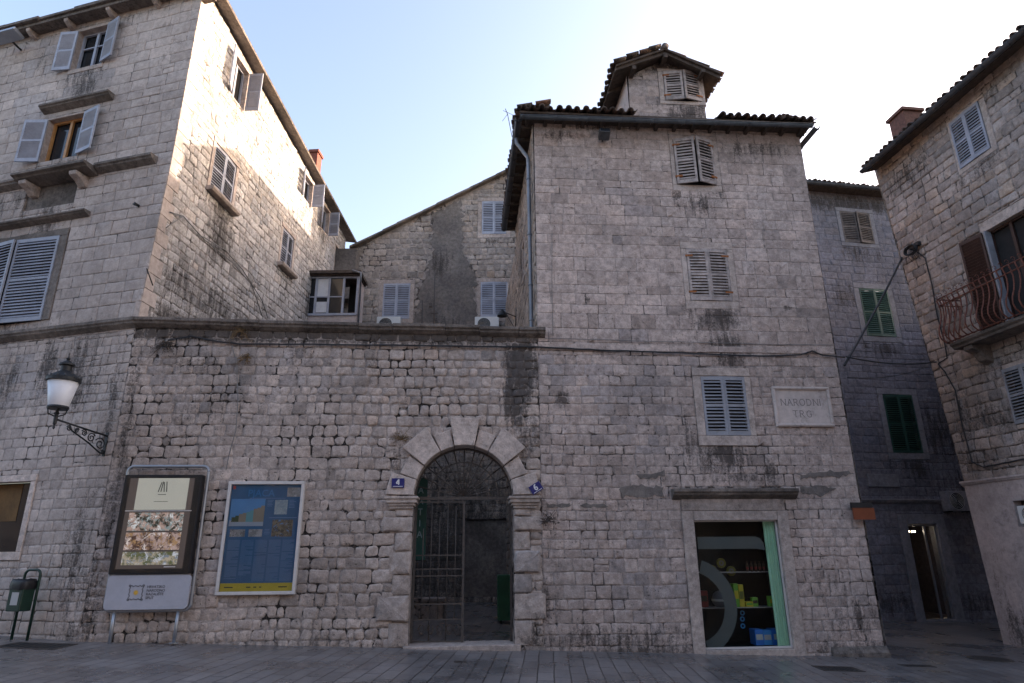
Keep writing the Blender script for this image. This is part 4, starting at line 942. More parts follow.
mb = MB(); gx = kx1+.1; mb.tube([PK.W(gx-.25, kt+.1, .32), PK.W(gx+.05, kt+.0, .32), PK.W(gx+.05, kt-.3, .3), PK.W(gx, kt-.4, .05), PK.W(gx, kb-1.3, .05)], .035, 7); part('downpipe', mb, M['pipe'], GB, 'pale blue downpipe')
mb = MB(PC.M); mb.box(-6.7, r0[0]+.02, -.5, .0, kt+.1, r0[1]-.35); part('upper_wall', mb, M['plaster_grey'], BH)
# ------------------------------------------------------------------ ALLEY HOUSE
FH = thing('alley_house', 'dim blue-grey stone house deep in the alley with green shutters and a lit shop door', 'house', PF.W(0, 0, 0)+Vector((0, 0, -.5)))
wf = [PF.rect((838.3, 210), (869, 214.6), (875, 244), (845.6, 242.5)), PF.rect((858.2, 287.8), (887.5, 290.2), (896, 337), (867.6, 336)), PF.rect((881, 394), (910.8, 395.5), (924, 453), (894.4, 453))]
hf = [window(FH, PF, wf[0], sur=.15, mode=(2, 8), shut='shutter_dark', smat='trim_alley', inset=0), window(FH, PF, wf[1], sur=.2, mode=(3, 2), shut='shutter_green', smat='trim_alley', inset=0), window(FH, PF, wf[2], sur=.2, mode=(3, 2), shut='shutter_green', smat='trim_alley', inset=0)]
fd = PF.rect((906.3, 524.3), (936.5, 524.3), (954.3, 619), (925.4, 620))
topF = 13.75
mb = MB(PF.M); mb.col = (1, .5, 0, .5)
for x0, x1, z0, z1 in ((fd[0]-.3, fd[0], -.7, fd[3]+.3), (fd[1], fd[1]+.3, -.7, fd[3]+.3), (fd[0], fd[1], fd[3], fd[3]+.3), (fd[0]-.1, fd[1]+.3, -.7, fd[2])): rough_box(mb, x0, x1, -.05, .3, z0, z1)
FD = part('shop_door', mb, M['trim_alley'], FH, 'lit shop door in a plain stone frame', bevel=.012)
stF = [(3, 3.2, 3, 1, .8), (1.2, 5, 1.2, 1.0, .9), (-1, 9.7, 1, .6, .7), (0, 13.3, 4, .35, 1.0), (2.5, 7, 1, 1, .7), (0, 0, 4, .4, .8)]
wall(FH, PF, [(-6, -1), (14, -1), (14, topF), (-6, topF)], hf+[(fd[0]-.3, fd[1]+.3, -1, fd[3]+.3)], 'alley', [M['mortar_alley'], M['stone_alley']], stains_shade=stF, seed=51, vmin=-.7)
mb = MB(PF.M); x = fd[0]+(fd[1]-fd[0])*.62
mb.box(fd[0], fd[0]+.04, .05, .1, fd[2], fd[3]); mb.box(x-.025, x+.025, .05, .1, fd[2], fd[3]); mb.box(fd[1]-.04, fd[1], .05, .1, fd[2], fd[3]); mb.box(fd[0], fd[1], .05, .1, fd[3]-.05, fd[3]); part('frame', mb, M['metal_grey'], FD)
mb = MB(PF.M); mb.box(fd[0]+.04, fd[1]-.04, .07, .076, fd[2], fd[3]-.05); part('pane', mb, M['glass_clear'], FD)
mb = MB(PF.M); d0, d1 = fd[0]-.4, fd[1]+.9   # the room behind
mb.add([(d0, .3, fd[2]), (d1, .3, fd[2]), (d1, 2.2, fd[2]), (d0, 2.2, fd[2]), (d0, .3, fd[3]), (d1, .3, fd[3]), (d1, 2.2, fd[3]), (d0, 2.2, fd[3])], [(0, 1, 2, 3), (4, 7, 6, 5), (2, 6, 7, 3), (0, 3, 7, 4), (1, 5, 6, 2)]); part('interior', mb, M['wood_dark'], FD)
M['lamp_glow'] = emis('lamp_glow', (1, .9, .7), (1, .86, .62), 5); flat('goods_a', (.25, .16, .1)); flat('goods_b', (.1, .13, .2)); flat('goods_c', (.4, .36, .3)); flat('goods_d', (.12, .03, .03))
mb = MB(PF.M)
for (uu, yy) in ((.35, .8), (.8, 1.3)):
    mb.lathe([(.06, 0), (.06, .05)], (fd[0]+uu, yy*.55, fd[3]-.22), 10)
part('ceiling_lamp', mb, M['lamp_glow'], FD, 'small lit ceiling lamps inside the door')
mb = MB(PF.M)
for i in range(5): mb.box(fd[0]-.2, fd[0]+.5, 1.0, 1.3, .1+i*.45, .13+i*.45)
part('shelf', mb, M['wood_dark'], FD)
for i in range(22):
    lvl = i % 5; mb = MB(PF.M); x = fd[0]-.1+rng.uniform(0, .5); hgt = rng.uniform(.12, .3); mb.box(x, x+rng.uniform(.06, .14), 1.02, 1.2, .13+lvl*.45, .13+lvl*.45+hgt)
    if i < 12: part('display_goods', mb, M[rng.choice(['goods_a', 'goods_b', 'goods_c', 'goods_d'])], FD)
for (p, q_, o) in (((840, 498), (905, 498), .12),): 
    z = PF.uv(880, 499)[1]; cornice(FH, PF, fd[0]-2.2, fd[1]+.5, z+.0, .12, 'ledge', mat='trim_alley', th=.14)
pz = PF.rect((867, 474), (898, 474), (898, 487), (867, 487)); mb = MB(PF.M); mb.box(pz[0], pz[1], -.05, .1, pz[2], pz[3]); part('stone_panel', mb, M['trim_alley'], FH, bevel=.01)
mb = MB(); tiles(mb, PF.M @ T4((-6, -.42, topF+.05)) @ RX(R_(18)), 20, 1.2); part('roof', mb, M['tile'], FH)
mb = MB(PF.M); mb.add([(-6, -.4, topF+.02), (14, -.4, topF+.02), (14, 4, topF+1.4), (-6, 4, topF+1.4), (-6, -.4, topF-.04), (14, -.4, topF-.04), (14, .3, topF-.04), (-6, .3, topF-.04)], [(0, 1, 2, 3), (4, 7, 6, 5), (0, 4, 5, 1)]); part('roof_deck', mb, M['wood_dark'], FH)
mb = MB(); gutter_mesh(mb, PF.M @ T4((-6, -.5, topF)), 12, .07); part('gutter', mb, M['gutter'], FH)
AE = thing('alley_light_block', 'unseen house added behind the balcony house to keep light out of the alley', 'house', PF.W(5, 0, 2))  # unseen block, added to cut the light reaching the alley
mb = MB(PF.M); mb.box(2.9, 9, -4.2, -.05, -1, 9); part('wall', mb, M['stone_alley'], AE); mb = MB(PF.M); mb.box(2.8, 9.2, -4.4, 0, 9, 9.2); part('roof', mb, M['tile'], AE)
# ------------------------------------------------------------------ RIGHT HOUSE
GH = thing('balcony_house', 'stone house at the right edge with rusty belly balcony, white shutters and plastered ground floor', 'house', PG.W(2, 0)+Vector((0, 0, -.5)))
gw1 = PG.rect((948, 127), (976, 100.5), (992.7, 146.5), (962.8, 168.5))
EG = PG.off(.42).uv(945, 104)[1]; topG = PG.uv(885, 200)[1]+1.15
topG = 12.05
hg = [window(GH, PG, gw1, sur=(.08, .16, .07, .12), mode=(2, 3), shut='shutter_grey', inset=-.01, proud=.01, tone=.8)]
bz = 6.12; bu0 = 1.02
door = (2.05, 3.15, bz+.02, PG.uv(985, 233)[1]+.02)
lw0 = PG.uv(1003, 369); lw = (lw0[0], lw0[0]+.95, PG.uv(1020, 424)[1], lw0[1]-.02)
hg.append(window(GH, PG, lw, sur=(.0, .12, .10, .1), mode=(2, 2), shut='shutter_mid', inset=-.04))
hg.append(window(GH, PG, door, sur=(.10, .14, .25, 0), mode=(None, None), pane='dark', sash=1, sash_mat='shutter_brown', tone=1.15))
mb = MB(); leaf(mb, PG.M @ T4((door[0]-.02, -.06, door[2])) @ RZ(-R_(172)), .58, door[3]-door[2], None); part('shutter', mb, M['shutter_brown'], GH, 'dark brown shutter leaf folded back beside the balcony door')
mb = MB(); leaf(mb, PG.M @ T4((door[1]+.02, -.06, door[2])) @ RZ(math.pi+R_(140)), .58, door[3]-door[2], None, flip=-1); part('shutter', mb, M['shutter_brown'], GH)
mb = MB(PG.M); mb.box(door[0]+.02, door[0]+.06, -.06, .1, door[2], door[3]); part('door_frame', mb, M['shutter_mid'], GH)
plz = 3.02; uE0 = -.02
outG = [(-.12, plz), (9, plz), (9, topG), (-.85, topG), (-.70, 11)]
stG = [(.3, 11.2, 1.0, .4, .8), (1.0, 4.4, .9, .5, .8), (.3, 4.6, .3, .9, .8), (1.5, 5.5, .8, .4, .6), (2.5, 11.6, 2, .2, .6), (2.0, 5.2, .9, .5, .7), (.2, 3.5, .8, .4, .7)]
wall(GH, PG, outG, hg, 'right', [M['mortar_mid'], M['stone_right']], stains_shade=stG, seed=61)
lwz = PG.off(.05).uv(1011.7, 501); lo = (lwz[0]+.02, lwz[0]+.75, PG.off(.05).uv(1015, 527)[1], lwz[1])
mb = MB(); PGp = PG.off(.05); backing(mb, PGp, [(.03, -.8), (9, -.8), (9, plz-.06), (-.10, plz-.06)], [lo], depth=.25, grid=.3, stains_shade=[(.6, -.1, 1.2, .5, .8), (.1, 1, .2, 1.5, .5), (1.2, .2, .5, .6, .7), (.5, 2.8, .8, .1, .6)])
mb.M = PGp.M; mb.add([(.03, 0, -.8), (-.10, 0, plz-.06), (-.10, 3, plz-.06), (.03, 3, -.8)], [(0, 1, 2, 3)]); part('plaster_wall', mb, M['plaster_pale'], GH, 'smooth pale plastered ground floor wall')
mb = MB(PG.M); mb.add([(-.12, .0, plz), (-.85, 0, topG), (-.85, 6, topG), (-.12, 6, plz)], [(0, 1, 2, 3)]); mb.box(-.5, 9, 5.5, 6, -1, topG+1.2); part('end_wall', mb, M['mortar_mid'], GH)
cornice(GH, PG, -.16, 9, plz+.04, .12, 'ledge', mat='plaster_pale', th=.14, seg=4)
mb = MB(PGp.M); mb.box(lo[0], lo[1], .2, .22, lo[2], lo[3]); part('dark_opening', mb, M['wood_dark'], GH)
# roof
eu0 = -.75; ez = 11.95
mb = MB(PG.M); mb.add([(eu0, -.4, ez), (9, -.4, ez), (9, 5, ez+1.7), (eu0, 5, ez+1.7), (eu0, -.4, ez-.06), (9, -.4, ez-.06), (9, 5, ez+1.64), (eu0, 5, ez+1.64)], [(0, 1, 2, 3), (4, 7, 6, 5), (0, 4, 5, 1), (0, 3, 7, 4)]); part('roof_deck', mb, M['wood_dark'], GH)
mb = MB(); tiles(mb, PG.M @ T4((eu0, -.46, ez+.03)) @ RX(R_(17.5)), 10, 1.1); part('roof_tile', mb, M['tile'], GH)
mb = MB(); gutter_mesh(mb, PG.M @ T4((eu0, -.5, ez-.02)), 10, .078); part('gutter', mb, M['gutter'], GH)
pc = PG.off(-1.1); c0 = pc.uv(897, 135); c1 = pc.uv(922, 135); ct = pc.uv(905, 114)
mb = MB(pc.M); cm = (c0[0]+c1[0])/2; mb.box(cm-.3, cm+.3, -.3, .3, ct[1]-1.3, ct[1]-.1); mb.box(cm-.36, cm+.36, -.36, .36, ct[1]-.1, ct[1]); part('chimney', mb, M['brick_dark'], GH, 'brick chimney behind the right house gutter', bevel=.01)
# balcony
mb = MB(PG.M); bo = .62; mb.col = (.75, .5, .3, .5); mb.sweep([(-bo, bz), (-bo, bz-.06), (-bo+.06, bz-.10), (-bo+.08, bz-.15), (.1, bz-.15), (.1, bz)], bu0, 6.2)
BL = part('balcony', mb, M['trim_old'], GH, 'stone balcony slab with rusty bulging iron railing', bevel=.01)
for uu in (bu0+.35, bu0+2.4):
    mb = MB(PG.M); mb.col = (.85, .5, .3, .5); mb.sweep([(-.5, bz-.15), (-.5, bz-.25), (-.3, bz-.33), (-.2, bz-.5), (.05, bz-.6), (.05, bz-.15)], uu-.12, uu+.12); part('corbel', mb, M['trim_old'], BL, bevel=.015)
mb = MB(PG.M); rz = 1.12
def belly(fx):      # list of (outward, z)
    return [fx(o, z) for o, z in ((.0, .02), (.07, .04), (.15, .12), (.18, .24), (.15, .38), (.07, .54), (.02, .70), (.0, .86), (.02, 1.0), (.045, 1.08), (.03, rz))]
u = bu0-.02; i = 0
while u < 5.6:
    mb.tube(belly(lambda o, z: (u, -bo-o, bz+z)), .0155, 6)
    c = [(u, -bo-.06-.055*math.cos(t*.7)*(1-t/14), bz+rz+.06+.055*math.sin(t*.7)*(1-t/14)) for t in range(9)]; mb.tube(c, .008, 4); u += .155
for k in range(5):
    y = -bo+.06+k*.14; mb.tube(belly(lambda o, z: (bu0-o, y, bz+z)), .0155, 6)
    c = [(bu0-.06-.055*math.cos(t*.7)*(1-t/14), y, bz+rz+.06+.055*math.sin(t*.7)*(1-t/14)) for t in range(9)]; mb.tube(c, .008, 4)
for z, o in ((rz, .03), (rz-.16, .01), (.03, .03)):
    mb.tube([(bu0-o, .0, bz+z), (bu0-o, -bo-o, bz+z), (5.8, -bo-o, bz+z)], .016, 6)
part('railing', mb, M['iron_rusty'], BL, 'rusty railing of bulging bars with little scrolls on top')
# ------------------------------------------------------------------ LOOSE THINGS
# wall lantern at the corner
wp = PA.W(*PA.uv(107, 439)); dirL = Vector((-.26, -.966, 0)).normalized()
best = min((abs((lambda P: 512+F*((P-Vector((0, 0, EYE))).dot(_r))/((P-Vector((0, 0, EYE))).dot(_f)))(wp+dirL*t)-53), t) for t in [x*.02 for x in range(20, 110)])[1]
LP = thing('wall_lantern', 'black iron lantern with white glass on a scrolled bracket at the wall corner', 'street lamp', wp)
ML = Matrix.Translation(wp) @ Matrix(((dirL.x, -dirL.y, 0, 0), (dirL.y, dirL.x, 0, 0), (0, 0, 1, 0), (0, 0, 0, 1)))
mb = MB(ML); L = best
mb.box(-.02, .02, -.03, .03, -.32, .12); mb.tube([(0, 0, .05), (L, 0, .17)], .017, 7); mb.tube([(.03, 0, -.28), (.12, 0, -.26), (L*.35, 0, -.12), (L*.68, 0, .03), (L*.74, 0, .12)], .014, 6)
def scroll(cx, cz, r, a0, turns, s=1):
    return [(cx+s*r*(1-.8*t/22)*math.cos(a0+turns*2*math.pi*t/22), 0, cz+r*(1-.8*t/22)*math.sin(a0+turns*2*math.pi*t/22)) for t in range(23)]
for cx, cz, r, s in ((.13, -.11, .115, 1), (.33, -.03, .085, -1), (.49, .03, .06, 1), (.64, .05, .045, -1), (.05, -.24, .03, 1), (L*.74, .06, .05, 1)): mb.tube(scroll(cx, cz, r, .5, 1.6, s), .011, 5)
mb.lathe([(.0, -.10), (.022, -.07), (.012, -.02), (.03, .0), (.03, .16), (.045, .18), (.02, .22), (.02, .26)], (L, 0, .09), 10)
for a in range(4):
    an = math.pi/4+a*math.pi/2; mb.tube([(L+.03*math.cos(an), .03*math.sin(an), .22), (L+.12*math.cos(an), .12*math.sin(an), .26), (L+.145*math.cos(an), .145*math.sin(an), .36)], .011, 5)
part('bracket', mb, M['iron'], LP)
mb = MB(ML @ T4((L, 0, .36))); mb.smooth = True; mb.lathe([(.0, 0), (.135, 0), (.15, .02), (.232, .47), (.20, .475), (0, .475)], n=24); part('glass_shade', mb, M['lamp_white'], LP)
mb = MB(ML @ T4((L, 0, .36))); mb.lathe([(.0, -.02), (.155, -.02), (.165, .01), (.155, .035), (.14, .04)], n=20)
mb.lathe([(.235, .46), (.262, .47), (.262, .52), (.24, .54), (.17, .60), (.105, .645), (.085, .66), (.085, .75), (.12, .76), (.12, .785), (.07, .82), (.035, .845), (.02, .86), (.035, .885), (.012, .91), (.006, .99), (0, .99)], n=20)
for i in range(14):
    a = 2*math.pi*i/14; mb.lathe([(.0, 0), (.02, .005), (.014, .035), (0, .05)], (.25*math.cos(a), .25*math.sin(a), .52), 6)
part('cap', mb, M['iron'], LP)
# display stand
PDs = PD.off(.24); sr = PDs.rect((125, 474), (202, 475.5), (190, 575), (109, 573.5)); gs_ = ground_z(-6.3)
DS = thing('display_stand', 'framed digital display on a grey metal stand with a theatre logo panel', 'display', PDs.W((sr[0]+sr[1])/2, gs_))
pb = PDs.uv(150, 611)[1]; c0, c1 = sr[0]-.0, sr[1]+.0
mb = MB(PDs.M)
def rr2(x0, x1, z0, z1, r, n=5):
    return [(x1-r+r*math.cos(R_(a)), z1-r+r*math.sin(R_(a))) for a in range(0, 91, 90//n)]+[(x0+r+r*math.cos(R_(a)), z1-r+r*math.sin(R_(a))) for a in range(90, 181, 90//n)]+[(x0+r+r*math.cos(R_(a)), z0+r+r*math.sin(R_(a))) for a in range(180, 271, 90//n)]+[(x1-r+r*math.cos(R_(a)), z0+r+r*math.sin(R_(a))) for a in range(270, 361, 90//n)]
lp = rr2(c0-.01, c1+.06, pb, sr[3]+.16, .10); mb.tube([(p[0], .09, p[1]) for p in lp]+[(lp[0][0], .09, lp[0][1]), (lp[1][0], .09, lp[1][1])], .027, 8)
for x in (c0+.17, c1-.13):
    mb.tube([(x, .09, gs_-.05), (x, .09, pb+.02)], .03, 8); mb.lathe([(.075, 0), (.075, .015)], (x, .09, gs_+.0), 14)
part('tube_frame', mb, M['metal_grey'], DS)
mb = MB(PDs.M); mb.prism(rr2(c0, c1+.03, pb+.02, sr[2]-.01, .07), .02, .07); LPn = part('logo_panel', mb, M['panel_grey'], DS, 'light grey logo panel below the screen', bevel=.004)
mb = MB(PDs.M); mb.prism(rr2(sr[0], sr[1], sr[2], sr[3], .02), 0, .14); SC = part('screen_case', mb, M['black'], DS, bevel=.004)
su0, su1, sv0, sv1 = sr; W_ = su1-su0; H_ = sv1-sv0; 
M['scr_bg'] = emis('scr_bg', (.05, .042, .04), (.30, .25, .24), .035); M['scr_pale'] = emis('scr_pale', (.2, .2, .17), (.50, .54, .50), .12)
mb = MB(PDs.M); x0, x1, z0, z1 = su0+.10, su1-.13, sv0+.09, sv1-.06; mb.box(x0, x1, -.001, 0.01, z0, z1); part('screen', mb, M['scr_bg'], SC)
px0, px1 = su0+.24, su1-.22; mb = MB(PDs.M); mb.box(px0, px1, -.002, 0, z1-.36*(z1-z0), z1); part('screen_page', mb, M['scr_pale'], SC)
flat('ink', (.03, .03, .03)); mb = MB(PDs.M); cx = (px0+px1)/2
for a, b in (((-.07, 0), (-.03, .17)), ((-.025, 0), (-.005, .18)), ((.03, 0), (.01, .17)), ((.075, 0), (.055, .18))):
    mb.prism([(cx+a[0]-.008, z1-.24+a[1]), (cx+a[0]+.008, z1-.24+a[1]), (cx+b[0]+.008, z1-.24+b[1]), (cx+b[0]-.008, z1-.24+b[1])], -.003, -.002)
mb.box(cx-.07, cx+.07, -.003, -.002, z1-.29, z1-.28); mb.box(cx-.12, cx+.12, -.003, -.002, z1-.41, z1-.402); part('screen_mark', mb, M['ink'], SC)
flat('strip_white', (.7, .7, .7)); mb = MB(PDs.M); mb.box(x0, x1+.02, -.004, -.003, z1-.375*(z1-z0), z1-.365*(z1-z0)); part('light_line', mb, M['strip_white'], SC)
def photo_mat(name, sky_, a, b, c, strength, sc_=9):
    k = N(name); co = k.n('ShaderNodeNewGeometry').outputs['Position']; vo = k.n('ShaderNodeTexVoronoi', feature='F1'); k.l(co, vo.inputs['Vector']); vo.inputs['Scale'].default_value = sc_
    n = k.noise(co, sc_*.7, 4, .7); x = k.mix(k.ramp(n, .42, .58), a, b); sp = k.n('ShaderNodeSeparateColor'); k.l(vo.outputs['Color'], sp.inputs[0]); x = k.mix(k.ramp(k.noise(co, sc_*1.1, 3, .8, .5), .52, .6), x, c); x = k.mix(k.ramp(k.noise(co, sc_*.45, 5, .8, 1.), .55, .6), x, sky_)
    k.l(x, k.b.inputs['Base Color']); k.b.inputs['Roughness'].default_value = .35
    if strength: k.l(x, k.b.inputs['Emission Color']); k.b.inputs['Emission Strength'].default_value = strength
    M[name] = k.m; return k.m
HS = z1-z0
for i, (hh0, hh1, cols) in enumerate(((.39*HS, .59*HS, ((.75, .8, .8), (.03, .03, .02), (.5, .36, .3), (.25, .35, .35))), (.61*HS, .80*HS, ((.8, .74, .7), (.08, .04, .03), (.5, .38, .34), (.4, .25, .12))), (.82*HS, .96*HS, ((.6, .65, .7), (.1, .12, .05), (.45, .4, .3), (.2, .25, .3))))):
    mt = photo_mat('screen_photo', cols[0], cols[1], cols[2], cols[3], .10, 13); mb = MB(PDs.M); mb.box(px0-.06, px1-.01, -.003, -.001, z1-hh1, z1-hh0); part('screen_picture', mb, mt, SC)
mb = MB(PDs.M); mb.box(px1-.22, px1-.03, -.003, -.001, z0+.02, z0+.035); part('screen_mark', mb, M['strip_white'], SC)
mb = MB(PDs.M); mb.box(su0+.03, su1-.03, -.012, -.009, sv0+.03, sv1-.03); part('cover_glass', mb, M['glass_clear'], SC)
flat('logo_grey', (.09, .09, .10)); flat('logo_yellow', (.62, .36, .06)); mb = MB(PDs.M); lc = (su0+.37*W_, (pb+sr[2])/2+.0); s_ = .105
pts = []
for k in range(4):
    for t in range(8):
        a = -1+2*t/8; w_ = .012*math.sin(t*math.pi*.75); p = [(a*s_, s_+w_), (s_+w_, -a*s_), (-a*s_, -s_-w_), (-s_-w_, a*s_)][k]; pts.append((lc[0]+p[0], .017, lc[1]+p[1]))
pts.append(pts[0]); mb.tube(pts, .006, 4)
for sx in (-1, 1):
    for sz in (-1, 1): mb.ring(lc[0]+sx*(s_+.006), lc[1]+sz*(s_+.006), .008, .019, .014, .019, 0, 360, 10)
part('logo_frame', mb, M['logo_grey'], LPn)
mb = MB(PDs.M); 
for i in range(12):
    a = 2*math.pi*i/12; mb.prism([(lc[0]+.028*math.cos(a-.2), lc[1]+.028*math.sin(a-.2)), (lc[0]+.052*math.cos(a), lc[1]+.052*math.sin(a)), (lc[0]+.028*math.cos(a+.2), lc[1]+.028*math.sin(a+.2))], .0165, .0195)
mb.ring(lc[0], lc[1], 0, .032, .016, .0195, 0, 360, 16); part('logo_sun', mb, M['logo_yellow'], LPn)
text_part('lettering', 'HRVATSKO\nNARODNO\nKAZALIŠTE\nSPLIT', PDs.M @ T4((lc[0]+.17, .0185, lc[1]+.07)), .058, M['logo_grey'], LPn, align='LEFT', bold=.0015)
# information board
PP = PD.off(.05); pr = PP.rect((229.5, 481), (304.5, 482), (296, 595), (215.5, 594.5))
IB = thing('information_board', 'blue printed information board about the square in a pale frame fixed on the wall', 'board', PP.W((pr[0]+pr[1])/2, pr[2]))
u0, u1, v0, v1 = pr; mb = MB(PP.M); fw_ = .055
for a in ((u0, u1, v1-fw_, v1), (u0, u1, v0, v0+fw_), (u0, u0+fw_, v0+fw_, v1-fw_), (u1-fw_, u1, v0+fw_, v1-fw_)): mb.box(a[0], a[1], -.05, .06, a[2], a[3])
part('frame', mb, M['metal_white'], IB, bevel=.008)
M['board_blue'] = plain('board_blue', (.024, .12, .25), .3, .12, 1.2, bump=0); flat('board_yellow', (.50, .38, .04)); flat('board_text', (.11, .22, .38)); flat('board_title', (.04, .20, .42)); flat('board_pale', (.32, .38, .45)); flat('red_mark', (.45, .08, .08))
a0, a1, b0, b1 = u0+fw_, u1-fw_, v0+fw_, v1-fw_; W_ = a1-a0; H_ = b1-b0
mb = MB(PP.M); mb.box(a0, a1, .0, .03, b0, b1); BP = part('panel', mb, M['board_blue'], IB)
mb = MB(PP.M); mb.box(a0+.002, a1-.002, -.002, 0, b0+.002, b0+.075*H_); part('footer', mb, M['board_yellow'], BP)
X = lambda f: a0+W_*f
Z = lambda f: b1-H_*f
text_part('title', 'PJACA', PP.M @ T4((X(.43), -.002, Z(.115))), .17, M['board_title'], BP, bold=.002)
for i, (x0, x1, y0, y1, cs) in enumerate(((.02, .50, .14, .40, ((.08, .25, .5), (.3, .32, .33), (.18, .16, .13), (.1, .3, .32))), (.80, .99, .03, .12, ((.45,)*3, (.25,)*3, (.35,)*3, (.2,)*3)), (.64, .82, .15, .29, ((.35, .42, .45), (.2, .28, .35), (.3, .37, .4), (.3, .4, .42))), (.63, .92, .34, .50, ((.1, .25, .5), (.12, .1, .07), (.2, .17, .12), (.06, .05, .04))), (.05, .26, .43, .50, ((.4,)*3, (.15,)*3, (.3,)*3, (.35,)*3)), (.31, .50, .43, .50, ((.4,)*3, (.2,)*3, (.33,)*3, (.35,)*3)))):
    mt = photo_mat('board_photo', *cs, 0, 14); mb = MB(PP.M); mb.box(X(x0), X(x1), -.003, 0, Z(y1), Z(y0)); part('picture', mb, mt, BP)
flat('pic_sky', (.07, .26, .52)); flat('pic_stone', (.26, .22, .17)); flat('pic_green', (.04, .07, .03)); flat('pic_teal', (.10, .30, .33))
PIC = part('picture', (lambda q: (q.box(X(.02), X(.50), -.004, -.003, Z(.40), Z(.14)), q)[1])(MB(PP.M)), M['pic_sky'], BP, 'photo of a sunny square with houses')
q = MB(PP.M); q.box(X(.02), X(.50), -.005, -.004, Z(.40), Z(.345)); part('picture_ground', q, M['board_pale'], PIC) if False else link_mesh('picture_detail', q, M['board_pale'], BP)
rnd_ = random.Random(8)
for k in range(9):
    q = MB(PP.M); x = .05+.05*k; h_ = (.02, .035, .05, .06, .07, .085, .10, .11, .13)[k]; q.box(X(x), X(x+.052), -.0052-.0001*k, -.004, Z(.36), Z(.345-h_-.01)); link_mesh('picture_detail', q, M[('pic_green', 'pic_green', 'pic_stone', 'pic_stone', 'pic_teal', 'pic_teal', 'pic_stone', 'pic_stone', 'pic_stone')[k]], BP)
mb = MB(PP.M)
mb.box(X(.27), X(.78), -.002, 0, Z(.137), Z(.131)); mb.box(X(.58), X(.97), -.002, 0, Z(.325), Z(.318))
for c in range(5):
    n = (46, 42, 50, 49, 50)[c]
    for r in range(n):
        y = .53+r*.0078
        if y > .905 or rng.random() < .06: continue
        wdt = .165*(1 if rng.random() < .8 else rng.uniform(.3, .9)); mb.box(X(.04+c*.19), X(.04+c*.19+wdt), -.0016, 0, Z(y+.0036), Z(y))
for (x, y, n) in ((.53, .15, 5), (.84, .15, 6), (.53, .43, 4)):
    for r in range(n): mb.box(X(x), X(x+.10*rng.uniform(.6, 1)), -.0016, 0, Z(y+r*.014+.006), Z(y+r*.014))
part('small_print', mb, M['board_text'], BP)
mb = MB(PP.M); mb.box(X(.02), X(.06), -.002, 0, Z(.045), Z(.012)); part('emblem', mb, M['red_mark'], BP)
mb = MB(PP.M)
for x, w_ in ((.06, .12), (.36, .06), (.46, .04), (.54, .03), (.8, .12)): mb.box(X(x), X(x+w_), -.003, -.001, Z(.967), Z(.957))
part('footer_mark', mb, M['ink'], BP)
mb = MB(PP.M); mb.box(a0, a1, -.032, -.030, b0, b1); part('cover_glass', mb, M['glass_clear'], IB)
# litter bin
g0 = gnd(19, 640); LB = thing('litter_bin', 'green metal litter bin on two posts with a black bag rim at the left edge', 'bin', g0)
MBn = Matrix.Translation(g0) @ RZ(R_(-14.8)); mb = MB(MBn)
arc_ = [(-.17, 0, -.05), (-.17, 0, 1.02)]+[(-.17+.09*(1-math.cos(R_(a))), 0, 1.02+.09*math.sin(R_(a))) for a in (30, 60, 90)]+[(.17-.09*(1-math.cos(R_(a))), 0, 1.02+.09*math.sin(R_(a))) for a in (90, 60, 30)]+[(.17, 0, 1.02), (.17, 0, -.05)]
mb.tube(arc_, .022, 8); part('post_frame', mb, M['iron_green'], LB)
mb = MB(MBn); mb.prism([(-.145, .46), (.145, .46), (.155, .86), (-.155, .86)], -.24, -.02); BB = part('bin_body', mb, M['iron_green'], LB, bevel=.015)
mb = MB(MBn); mb.box(-.07, .08, -.243, -.24, .56, .76); part('sticker', mb, flat('sticker_pale', (.38, .38, .38)), BB)
mb = MB(MBn); vs = []
prof = [(0, .80, 1.08), (.03, .90, 1.16), (.08, 1.0, 1.1), (.12, .96, .8), (.10, .88, .5)]
for (q, z, k) in prof: pass
n = 16; vs = []; fs = []
for j, (z, k) in enumerate(((.80, 1.10), (.86, 1.18), (.93, 1.12), (.97, .95), (.93, .7), (.88, .3))):
    for i in range(n):
        a = 2*math.pi*i/n; c_, s_ = math.cos(a), math.sin(a); m_ = max(abs(c_), abs(s_)); q = rng.uniform(.96, 1.04); vs.append((.15*k*q*c_/m_**.7, -.13+.115*k*q*s_/m_**.7, z+rng.uniform(-.012, .012)))
for j in range(5):
    for i in range(n): fs.append((j*n+i, j*n+(i+1) % n, (j+1)*n+(i+1) % n, (j+1)*n+i))
mb.smooth = True; mb.add(vs, fs); part('bag', mb, M['black'], LB)
# house number plates
flat('plate_blue', (.012, .018, .13), .3); flat('plate_white', (.7, .7, .7), .4)
for txt, px, py, rot_, lab in (('4', 398, 483, 0, 'small blue enamel number plate 4 left of the arch'), ('6', 536, 488, 32, 'small blue enamel number plate 6 tilted, right of the arch')):
    pl_ = PD.off(.085); q_ = pl_.uv(px, py); NPt = thing('number_plate', lab, 'number plate', pl_.W(*q_), 'house number plates beside the arch')
    Mx = pl_.M @ T4((q_[0], 0, q_[1])) @ RY(R_(rot_ * -1 if False else -rot_)); mb = MB(Mx); mb.box(-.115, .115, -.012, .02, -.085, .085); part('plate', mb, M['plate_blue'], NPt, bevel=.004)
    mb = MB(Mx); letters(mb, txt, 0, -.035, .10, .022, -.0135, -.012, serif=False, cx=0); mb.box(-.09, .09, -.0135, -.012, -.066, -.058); part('numeral', mb, M['plate_white'], NPt)
